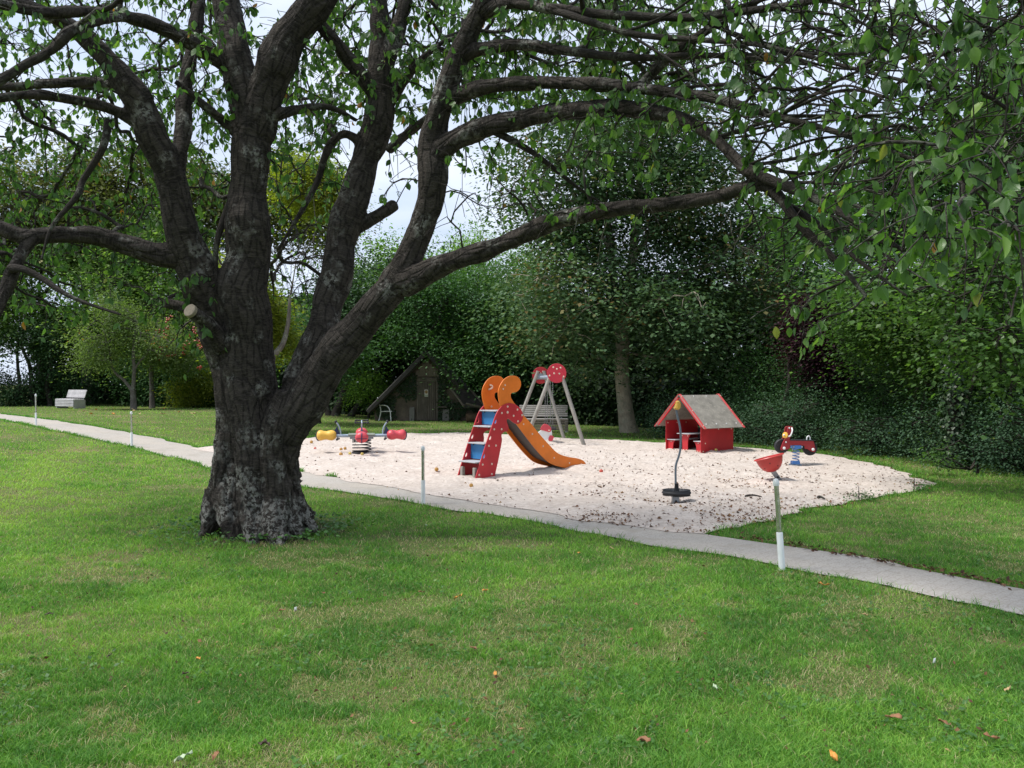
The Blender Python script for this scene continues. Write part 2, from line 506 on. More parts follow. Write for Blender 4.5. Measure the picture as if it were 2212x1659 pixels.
SUN_EL, SUN_AZ = math.radians(60), math.radians(-95)      # azimuth from +Y, towards -X: high on the left
w = bpy.data.worlds.new('World'); SC.world = w; w.use_nodes = True
nt = w.node_tree; nt.nodes.clear()
wo = nt.nodes.new('ShaderNodeOutputWorld'); bg = nt.nodes.new('ShaderNodeBackground')
sky = nt.nodes.new('ShaderNodeTexSky'); sky.sky_type = 'NISHITA'; sky.sun_disc = False
sky.sun_elevation = SUN_EL; sky.sun_rotation = SUN_AZ; sky.air_density = 1.0; sky.dust_density = 2.0
tc = nt.nodes.new('ShaderNodeTexCoord'); mp = nt.nodes.new('ShaderNodeMapping'); mp.inputs['Scale'].default_value = (1.6, 1.6, 4.2)
nz = nt.nodes.new('ShaderNodeTexNoise'); nz.inputs['Scale'].default_value = 1.7; nz.inputs['Detail'].default_value = 6; nz.inputs['Roughness'].default_value = .55
rp = nt.nodes.new('ShaderNodeValToRGB'); rp.color_ramp.elements[0].position = .34; rp.color_ramp.elements[1].position = .64
rp.color_ramp.elements[0].color = (.82, .82, .82, 1); rp.color_ramp.elements[1].color = (1, 1, 1, 1)
nz2 = nt.nodes.new('ShaderNodeTexNoise'); nz2.inputs['Scale'].default_value = 2.6; nz2.inputs['Detail'].default_value = 5
rp2 = nt.nodes.new('ShaderNodeValToRGB'); rp2.color_ramp.elements[0].color = (6.6, 7.8, 10.0, 1); rp2.color_ramp.elements[1].color = (9.0, 9.8, 11.3, 1)
rp2.color_ramp.elements[0].position = .36; rp2.color_ramp.elements[1].position = .6
mx = nt.nodes.new('ShaderNodeMix'); mx.data_type = 'RGBA'
L = nt.links.new
L(tc.outputs['Generated'], mp.inputs[0]); L(mp.outputs[0], nz.inputs['Vector']); L(mp.outputs[0], nz2.inputs['Vector'])
L(nz.outputs[0], rp.inputs[0]); L(nz2.outputs[0], rp2.inputs[0])
L(rp.outputs[0], mx.inputs[0]); L(sky.outputs[0], mx.inputs[6]); L(rp2.outputs[0], mx.inputs[7])
L(mx.outputs[2], bg.inputs[0]); L(bg.outputs[0], wo.inputs[0]); bg.inputs[1].default_value = .09
sl = bpy.data.lights.new('sun', 'SUN'); sl.energy = 3.7; sl.angle = math.radians(12); sl.color = (1, .96, .9)
so = bpy.data.objects.new('sun', sl); COL.objects.link(so)
sd = Vector((math.cos(SUN_EL) * math.sin(SUN_AZ), math.cos(SUN_EL) * math.cos(SUN_AZ), math.sin(SUN_EL)))
so.rotation_euler = sd.to_track_quat('Z', 'Y').to_euler(); so.location = sd * 40
SC.view_settings.view_transform = 'Standard'; SC.view_settings.look = 'None'; SC.view_settings.gamma = 1
SC.view_settings.exposure = EXPOSURE
SC.cycles.max_bounces = 8; SC.cycles.transparent_max_bounces = 8; SC.cycles.diffuse_bounces = 4
SC.cycles.transmission_bounces = 4; SC.cycles.glossy_bounces = 2

# ---------------------------------------------------------------- outlines of path and sand (surveyed on the ground)
near_edge = [(-420, 862), (-200, 879), (0, 907), (80, 924), (169, 942), (284, 967), (370, 989), (462, 1013), (560, 1036), (643, 1052), (780, 1070), (909, 1090), (1071, 1116), (1200, 1139),
             (1325, 1164), (1481, 1193), (1600, 1208), (1700, 1230), (1856, 1256), (2016, 1290), (2212, 1332), (2600, 1420), (3100, 1530)]
far_edge = [(3100, 1430), (2600, 1340), (2212, 1276), (2016, 1239), (1794, 1200), (1669, 1178), (1550, 1159), (1450, 1146), (1325, 1128), (1102, 1094), (915, 1060), (790, 1042), (640, 1020),
            (520, 991), (426, 969), (360, 953), (288, 938), (169, 918), (80, 905), (0, 895), (-200, 873), (-420, 858)]
sand_edge = [(426, 970), (520, 993), (640, 1023), (790, 1046), (915, 1064), (1102, 1098), (1325, 1134), (1450, 1151), (1540, 1162), (1562, 1156), (1585, 1148), (1625, 1139), (1680, 1120), (1730, 1103),
             (1790, 1094), (1850, 1089), (1900, 1083), (1960, 1070), (2000, 1056), (2022, 1048), (1990, 1032), (1930, 1012), (1860, 997), (1790, 986), (1730, 980), (1660, 972), (1590, 967), (1500, 962),
             (1430, 959), (1330, 953), (1250, 950), (1130, 942), (1000, 937), (880, 938), (780, 941), (700, 945), (640, 949), (560, 955), (480, 962)]

def outline(pp, rag=.06, step=.18, seed=3):
    pts = [gnd(*p) for p in pp]; out = []
    for i, p in enumerate(pts):
        q = pts[(i + 1) % len(pts)]; n = max(1, int((q - p).length / step))
        for k in range(n):
            r = p.lerp(q, k / n)
            out.append((r.x + (float(fbm(r.x * 1.3, r.y * 1.3, seed)) - .5) * rag * 4, r.y + (float(fbm(r.x * 1.3 + 40, r.y * 1.3, seed)) - .5) * rag * 4))
    return out
PATH = outline(near_edge + far_edge, .09, .16, 3)
SAND = outline(sand_edge, .17, .13, 9)

def sheet(name, poly, step, zf, mat):
    xs = np.array([p[0] for p in poly]); ys = np.array([p[1] for p in poly])
    gx, gy = np.meshgrid(np.arange(xs.min(), xs.max(), step), np.arange(ys.min(), ys.max(), step))
    gx = gx.ravel() + RNG.uniform(-.2, .2, gx.size) * step; gy = gy.ravel() + RNG.uniform(-.2, .2, gy.size) * step
    k = inside(gx, gy, poly); gx, gy = gx[k], gy[k]
    vs = [Vector(p) for p in poly] + [Vector((a, b)) for a, b in zip(gx, gy)]
    n = len(poly)
    v, e, f, *_ = delaunay_2d_cdt(vs, [(i, (i + 1) % n) for i in range(n)], [], 1, 1e-5)
    x = np.array([p.x for p in v]); y = np.array([p.y for p in v]); z = zf(x, y)
    fl = np.array([i for t in f for i in t])
    return np_mesh(name, np.stack([x, y, z], 1), fl, [len(t) for t in f], mat, None, True)

def edge_dist(x, y, poly):
    d = np.full(len(x), 1e9); P = np.array(poly)
    for i in range(len(P)):
        a = P[i]; b = P[(i + 1) % len(P)]; ab = b - a; l2 = ab @ ab + 1e-12
        t = np.clip(((x - a[0]) * ab[0] + (y - a[1]) * ab[1]) / l2, 0, 1)
        d = np.minimum(d, np.hypot(x - a[0] - t * ab[0], y - a[1] - t * ab[1]))
    return d

def sand_z(x, y):
    e = np.clip(edge_dist(x, y, SAND) / .8, 0, 1)
    h = (fbm(x * .8, y * .8, 5, 3) - .5) * .08 + (fbm(x * 3.2, y * 3.2, 15, 4) - .5) * .10 + (fbm(x * 7, y * 7, 19, 2) - .5) * .05
    for (mx_, my_, mr, mh) in MOUNDS:
        r = np.hypot(x - mx_, y - my_) / mr; h = h + mh * np.exp(-r * r)
    return g(x) + .018 + e * (.045 + h)
MOUNDS = [(2.12, 11.35, .35, -.02), (4.2, 13.2, .4, .03), (-3.3, 18.8, .9, -.02), (1.2, 15.6, .5, .02)]

n = NT('sand'); co = n.coord()
a = n.noise(co, 1.1, 4); b = n.noise(co, 14, 6, .65); c = n.noise(co, 160, 3)
col = n.mix(n.ramp(a, [(.3, 0), (.7, 1)]), (.60, .525, .465), (.70, .63, .575))
col = n.mix(n.ramp(b, [(.42, .5), (.6, 0)]), col, (.38, .31, .265))
col = n.mix(n.ramp(c, [(.35, .4), (.55, 0)]), col, (.33, .26, .21))
h = n.math('ADD', n.math('MULTIPLY', b, 1.0), n.math('MULTIPLY', c, .12))
M_SAND = n.done(n.principled(col, .95, 0, n.bump(h, .9, .04), .15))

n = NT('path_pavers'); co = n.coord()
a = n.noise(co, .8, 5); b = n.noise(co, 7, 8, .75); c = n.noise(co, 60, 5, .7)
mpv = n.new('Mapping'); n.t.links.new(co, mpv.inputs[0]); mpv.inputs['Rotation'].default_value = (0, 0, math.radians(-42))
dv = n.new('VectorMath', operation='ADD'); wob = n.new('TexNoise'); n.t.links.new(co, wob.inputs['Vector']); wob.inputs['Scale'].default_value = 9
sc2 = n.new('VectorMath', operation='SCALE'); n.t.links.new(wob.outputs[1], sc2.inputs[0]); sc2.inputs['Scale'].default_value = .09
n.t.links.new(mpv.outputs[0], dv.inputs[0]); n.t.links.new(sc2.outputs[0], dv.inputs[1])
br = n.new('TexBrick'); n.t.links.new(dv.outputs[0], br.inputs['Vector'])
br.inputs['Scale'].default_value = 1; br.inputs['Brick Width'].default_value = .22; br.inputs['Row Height'].default_value = .11; br.inputs['Mortar Size'].default_value = .006
br.inputs['Color1'].default_value = (.44, .42, .395, 1); br.inputs['Color2'].default_value = (.41, .39, .37, 1); br.inputs['Mortar'].default_value = (.30, .28, .25, 1)
col = n.mix(n.ramp(b, [(.35, 0), (.7, .6)]), br.outputs[0], (.34, .31, .27))
dust = n.ramp(a, [(.40, 1), (.58, .35)])                         # blown sand lies over most of the joints
gp = n.new('NewGeometry'); sx = n.new('SeparateXYZ'); n.t.links.new(gp.outputs['Position'], sx.inputs[0])
dist_right = n.ramp(n.math('MULTIPLY', n.math('ADD', sx.outputs[0], 2.0), .12), [(.0, 1), (.75, .55)])
col = n.mix(n.math('MULTIPLY', dust, dist_right), col, (.44, .395, .345))
col = n.mix(n.ramp(c, [(.40, .75), (.52, 0)]), col, (.27, .245, .21))
d4 = n.noise(co, 2.2, 7, .7); col = n.mix(n.ramp(d4, [(.52, 0), (.62, .55)]), col, (.30, .27, .225))
h = n.math('ADD', n.math('MULTIPLY', br.outputs['Fac'], -.4), n.math('MULTIPLY', b, .4))
M_PATH = n.done(n.principled(col, .9, 0, n.bump(h, .4, .01), .2))

n = NT('lawn_soil'); co = n.coord()
a = n.noise(co, .45, 4); b = n.noise(co, 5, 6, .7); c = n.noise(co, 90, 4, .7)
col = n.mix(n.ramp(b, [(.3, 0), (.7, 1)]), (.10, .165, .036), (.165, .25, .06))
col = n.mix(n.ramp(c, [(.42, .85), (.58, 0)]), col, (.035, .045, .016))
c2_ = n.noise(co, 38, 5, .75); col = n.mix(n.ramp(c2_, [(.5, 0), (.6, .7)]), col, (.20, .165, .085))
col = n.mix(n.ramp(a, [(.52, 0), (.66, .7)]), col, (.20, .17, .085))
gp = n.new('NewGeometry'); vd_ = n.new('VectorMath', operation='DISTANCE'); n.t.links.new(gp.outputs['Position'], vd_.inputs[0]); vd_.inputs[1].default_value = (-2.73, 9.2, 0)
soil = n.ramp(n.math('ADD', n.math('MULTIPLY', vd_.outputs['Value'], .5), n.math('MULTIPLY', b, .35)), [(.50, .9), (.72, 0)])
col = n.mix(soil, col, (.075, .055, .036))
M_SOIL = n.done(n.principled(col, .95, 0, n.bump(c, .6, .03), .1))

xs = [-600, -200, -80, -40, -25] + list(np.arange(-16, -3.5, .5)) + [0, 10, 25, 60, 200, 600]
ys = [-60, -10, 0, 10, 20, 30, 40, 60, 100, 200, 900]
X, Y = np.meshgrid(xs, ys); nx = len(xs)
loops = [(j * nx + i, j * nx + i + 1, (j + 1) * nx + i + 1, (j + 1) * nx + i) for j in range(len(ys) - 1) for i in range(nx - 1)]
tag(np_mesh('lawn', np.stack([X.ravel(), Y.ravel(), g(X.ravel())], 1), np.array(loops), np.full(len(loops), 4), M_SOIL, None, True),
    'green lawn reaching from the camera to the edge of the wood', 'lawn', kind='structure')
tag(sheet('path', PATH, .5, lambda x, y: g(x) + .008 + .010 * fbm(x * 1.5, y * 1.5, 21), M_PATH), 'narrow pale paved path crossing the lawn past the sandpit', 'path', kind='structure')
tag(sheet('sandpit', SAND, .085, sand_z, M_SAND), 'large pale sandpit strewn with brown leaf bits', 'sandpit', kind='structure')
def sz(x, y):
    return float(sand_z(np.array([x]), np.array([y]))[0])

# ---------------------------------------------------------------- grass
TR = at(560, 1150, 9.2)
WORN = [(*gnd(px, py)[:2], r_, a_) for px, py, r_, a_ in [(795, 1446, .42, .16), (680, 1475, .3, .12), (425, 1334, .40, .14), (300, 1370, .4, .12), (885, 1309, .26, .20), (620, 1209, .35, .20), (770, 1200, .28, .2), (1791, 1445, .35, .12),
        (1320, 1420, .3, .10), (60, 1340, .4, .12), (330, 1200, .35, .14), (200, 1160, .4, .10), (940, 1375, .3, .12), (1060, 1560, .3, .10), (150, 1560, .35, .10), (1160, 1290, .4, .09)]]
def blades(n, pxr, pyr, seed, powy, hmul=1.0, wmin=1.2):
    r = np.random.default_rng(seed)
    px = r.uniform(*pxr, n); py = pyr[0] + (pyr[1] - pyr[0]) * r.uniform(0, 1, n) ** powy
    x, y = gnd_np(px, py)
    k = (y < 48) & ~inside(x, y, PATH) & ~inside(x, y, SAND) & (np.hypot((x - TR.x) * .85, y - TR.y - .1) > .40 + .42 * np.clip(fbm(x * 2.2, y * 2.2, 83, 3) - .38, 0, 1))
    x, y = x[k], y[k]
    patch = .6 * fbm(x * .9, y * .9, 31, 4) + .4 * fbm(x * 4.1, y * 4.1, 36, 3); tuft = fbm(x * 3.4, y * 3.4, 41, 4); dry = .55 * fbm(x * 1.3 + 9, y * 1.3, 51, 4) + .45 * fbm(x * 6 + 9, y * 6, 57, 3)
    for wx, wy, wr, wa in WORN:
        dry = dry + wa * np.exp(-((x - wx) ** 2 + ((y - wy) * 1.1) ** 2) / wr ** 2) * (-.35 + 2.2 * fbm(x * 7, y * 7, 58, 3)) * .8
    near_tree = np.exp(-((x - TR.x) ** 2 + (y - TR.y + .4) ** 2) / 4.0)
    bare = (dry > .585 - .06 * near_tree) & (r.uniform(0, 1, len(x)) < .5)
    x, y, patch, tuft, dry = [q[~bare] for q in (x, y, patch, tuft, dry)]
    m = len(x)
    hgt = (.024 + .042 * np.clip(tuft - .25, 0, 1)) * r.uniform(.6, 1.4, m) * hmul
    hgt *= np.where(dry > .58, .7, 1)
    wd = np.maximum(.0032 * r.uniform(.7, 1.3, m), wmin / F * y)
    hgt = np.maximum(hgt, .03 * (y > 14))
    a = r.uniform(0, 2 * math.pi, m); B = np.stack([np.cos(a), np.sin(a), 0 * a], 1)
    la = r.uniform(0, 2 * math.pi, m); ln = r.uniform(.25, 1.5, m)
    Ld = np.stack([np.cos(la) * ln, np.sin(la) * ln, 0 * la], 1) * hgt[:, None]
    p = np.stack([x, y, g(x) - .003], 1); up = np.zeros((m, 3)); up[:, 2] = hgt
    bw = B * wd[:, None] * .5
    mid = p + up * .6 + Ld * .3
    V = np.stack([p - bw, p + bw, mid - bw * .8, mid + bw * .8, p + up * .95 + Ld], 1).reshape(-1, 3)
    lp = (np.arange(m)[:, None] * 5 + np.array([0, 1, 3, 2, 2, 3, 4])[None]).ravel()
    straw = np.clip((dry - .54) * 5, 0, .42)
    v = np.clip(-.12 + 1.10 * patch + r.normal(0, .14, m), 0, .74)
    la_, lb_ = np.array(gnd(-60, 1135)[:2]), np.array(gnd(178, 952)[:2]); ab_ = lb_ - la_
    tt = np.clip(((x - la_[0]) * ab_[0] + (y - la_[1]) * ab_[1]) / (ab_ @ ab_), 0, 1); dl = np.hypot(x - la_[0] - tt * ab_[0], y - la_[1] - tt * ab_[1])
    v = np.clip(v + .34 * np.exp(-(dl / .45) ** 2) + .16 * np.clip((-x - 3) / 4, 0, 1), 0, .76)      # left lawn paler: its sunlight put into blade colour, plus a pale strip
    v = np.where(r.uniform(0, 1, m) < .03 + straw, r.uniform(.8, 1, m), v)
    return V, lp, np.tile([4, 3], m), np.repeat(v, 2)

n = NT('grass_blades'); r_ = n.attr('rnd').outputs['Fac']
col = n.ramp(r_, [(0, (.046, .155, .026)), (.3, (.105, .275, .044)), (.55, (.20, .42, .062)), (.76, (.36, .56, .105)), (.8, (.42, .38, .19)), (1, (.62, .54, .34))])
p_ = n.principled(col, .55, 0, None, .3); t_ = n.new('BsdfTranslucent'); n.t.links.new(n.mix(1.0, col, (1.2, 1.3, .6), 'MULTIPLY'), t_.inputs[0])
ms = n.new('MixShader'); ms.inputs[0].default_value = .35; n.t.links.new(p_, ms.inputs[1]); n.t.links.new(t_.outputs[0], ms.inputs[2])
M_GRASS = n.done(ms.outputs[0])
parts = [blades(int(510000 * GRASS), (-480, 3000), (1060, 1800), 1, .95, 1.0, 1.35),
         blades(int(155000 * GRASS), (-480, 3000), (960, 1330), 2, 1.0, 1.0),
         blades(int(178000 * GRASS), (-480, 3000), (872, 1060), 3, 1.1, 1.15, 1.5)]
# longer tufts along the edges of path and sand
def edge_tufts(seed, poly, n, out=.10):
    r = np.random.default_rng(seed); P = np.array(poly); i = r.integers(0, len(P), n); t = r.uniform(0, 1, n)[:, None]
    q = P[i] * (1 - t) + P[(i + 1) % len(P)] * t
    q = q + r.normal(0, out, (n, 2)); x, y = q[:, 0], q[:, 1]
    k = (y > 3) & (y < 34) & ~inside(x, y, PATH) & ~inside(x, y, SAND); x, y = x[k], y[k]; m = len(x)
    hg = r.uniform(.03, .10, m) * (.5 + fbm(x * 2, y * 2, 77)); wd = np.maximum(.004, 1.3 / F * y)
    a = r.uniform(0, 6.3, m); B = np.stack([np.cos(a), np.sin(a), 0 * a], 1) * wd[:, None] * .5
    la = r.uniform(0, 6.3, m); ln = r.uniform(.2, 1.1, m); Ld = np.stack([np.cos(la) * ln, np.sin(la) * ln, 0 * la], 1) * hg[:, None]
    p = np.stack([x, y, g(x) - .003], 1); up = np.zeros((m, 3)); up[:, 2] = hg; mid = p + up * .6 + Ld * .3
    V = np.stack([p - B, p + B, mid - B * .8, mid + B * .8, p + up * .9 + Ld], 1).reshape(-1, 3)
    lp = (np.arange(m)[:, None] * 5 + np.array([0, 1, 3, 2, 2, 3, 4])[None]).ravel()
    return V, lp, np.tile([4, 3], m), np.repeat(np.clip(r.normal(.3, .16, m), 0, .78), 2)
parts.append(edge_tufts(5, PATH, 40000, .07)); parts.append(edge_tufts(6, SAND, 16000, .08))
V = []; LP = []; S = []; Rn = []; b = 0
for v, l, s, r in parts: V.append(v); LP.append(l + b); S.append(s); Rn.append(r); b += len(v)
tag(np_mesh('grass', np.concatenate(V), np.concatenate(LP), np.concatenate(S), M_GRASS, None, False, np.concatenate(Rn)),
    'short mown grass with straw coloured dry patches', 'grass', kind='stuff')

# low broadleaf weeds in the lawn and round the foot of the tree
def weeds(n):
    r = np.random.default_rng(8)
    px = r.uniform(-200, 2400, n); py = r.uniform(1180, 1750, n); x, y = gnd_np(px, py)
    k = (fbm(x * 1.2 + 7, y * 1.2, 61) > .53) & ~inside(x, y, PATH) & ~inside(x, y, SAND); x, y = x[k], y[k]
    a = r.uniform(0, 6.3, 1500); rr = r.normal(.85, .18, 1500)
    x2 = TR.x + np.cos(a) * rr * 1.05; y2 = TR.y + np.sin(a) * rr * .85
    k2 = r.uniform(0, 1, 1500) < .35 + .4 * (fbm(x2 * 3, y2 * 3, 63) > .5); x2, y2 = x2[k2], y2[k2]
    X_ = np.concatenate([x, x2]); Y_ = np.concatenate([y, y2]); m = len(X_)
    hz = np.concatenate([np.full(len(x), .022), r.uniform(.02, .10, len(x2))])
    P_ = np.stack([X_, Y_, g(X_) + hz], 1); a = r.uniform(0, 6.3, m)
    A = np.stack([np.cos(a), np.sin(a), r.uniform(.0, .6, m)], 1); N = r.normal(0, .3, (m, 3)); N[:, 2] += 1
    Lf = np.concatenate([r.uniform(.018, .04, len(x)), r.uniform(.03, .07, len(x2))])
    V, l, s = leaf_quads(P_, A, N, Lf, Lf * .65)
    return V, l, s, r.uniform(0, 1, m)
v, l, s, r = weeds(9000)
M_WEED = m_leaf('weed_leaves', [(0, (.05, .13, .03)), (.6, (.08, .2, .045)), (1, (.12, .26, .05))], .3)
tag(np_mesh('weeds', v, l, s, M_WEED, None, False, r), 'low broad leaved weeds in the lawn and round the tree foot', 'weeds', kind='stuff')

# leaf litter on the sand, thickest at the right end and along its edges
r = np.random.default_rng(17)
px = np.concatenate([r.uniform(640, 2030, 9500), r.uniform(1250, 2030, 6500)]); py = np.concatenate([r.uniform(938, 1165, 9500), r.uniform(980, 1165, 6500)])
x, y = gnd_np(px, py)
ed = edge_dist(x, y, SAND)
pr = np.clip((px - 400) / 1200, .5, 1) * (.35 + .9 * (fbm(x * 1.1, y * 1.1, 71) > .47)) * np.where(ed < .5, 1.7, .8)
k = (inside(x, y, SAND) | (ed < .15)) & (r.uniform(0, 1, len(x)) < pr * .62); x, y = x[k], y[k]; m = len(x)
z = sand_z(x, y) + .008
A = np.stack([r.normal(0, 1, m), r.normal(0, 1, m), r.normal(0, .25, m)], 1); N = r.normal(0, .7, (m, 3)); N[:, 2] += 1
Lf = r.uniform(.5, 1, m) ** 2 * .062; V, l, s = leaf_quads(np.stack([x, y, z], 1), A, N, Lf, Lf * r.uniform(.18, .6, m))
V = V.reshape(-1, 4, 3); V[:, 1, 2] += Lf * r.uniform(.0, .3, m); V[:, 3, 2] += Lf * r.uniform(.0, .3, m); V = V.reshape(-1, 3)
M_LIT = m_leaf('dry_leaf', [(0, (.055, .03, .02)), (.5, (.13, .06, .035)), (.85, (.24, .12, .06)), (1, (.40, .26, .12))], .1, .8)
tag(np_mesh('leaf_litter', V, l, s, M_LIT, None, False, r.uniform(0, 1, m)), 'scattered dry brown leaf bits lying on the pale sand', 'leaf litter', kind='stuff')
# the same dry litter along the dark edge of the far lawn by the path
q = np.array([gnd(*p)[:2] for p in [(1600, 1163), (1794, 1198), (2016, 1237), (2212, 1274), (2500, 1325)]])
i = r.integers(0, 4, 420); t = r.uniform(0, 1, 420)[:, None]; xy = q[i] * (1 - t) + q[i + 1] * t + r.normal(0, .05, (420, 2))
m = 420; A = r.normal(0, 1, (m, 3)); A[:, 2] *= .3; N = r.normal(0, .6, (m, 3)); N[:, 2] += 1; Lf = r.uniform(.02, .06, m)
V, l, s = leaf_quads(np.column_stack([xy, np.full(m, .03)]), A, N, Lf, Lf * .55)
tag(np_mesh('edge_litter', V, l, s, M_LIT, None, False, r.uniform(0, .8, m)), 'line of dark dry leaves between path and far lawn', 'leaf litter', kind='stuff')

# small dry bits lost in the near lawn
r = np.random.default_rng(29); m0 = 1100; px = r.uniform(-100, 2300, m0); py = 1060 + 620 * r.uniform(0, 1, m0) ** 1.1; x, y = gnd_np(px, py)
k = ~inside(x, y, PATH) & ~inside(x, y, SAND) & (fbm(x * .8, y * .8, 88, 3) > .42); x, y = x[k], y[k]; m = len(x)
A = r.normal(0, 1, (m, 3)); A[:, 2] *= .5; N = r.normal(0, .8, (m, 3)); N[:, 2] += 1; Lf = r.uniform(.012, .034, m)
V, l, s_ = leaf_quads(np.stack([x, y, .018 + g(x) + r.uniform(0, .016, m)], 1), A, N, Lf, Lf * r.uniform(.3, .8, m))
tag(np_mesh('lawn_litter', V, l, s_, M_LIT, None, False, r.uniform(0, 1, m)), 'small dry leaf bits lost in the near lawn', 'leaf litter', kind='stuff')
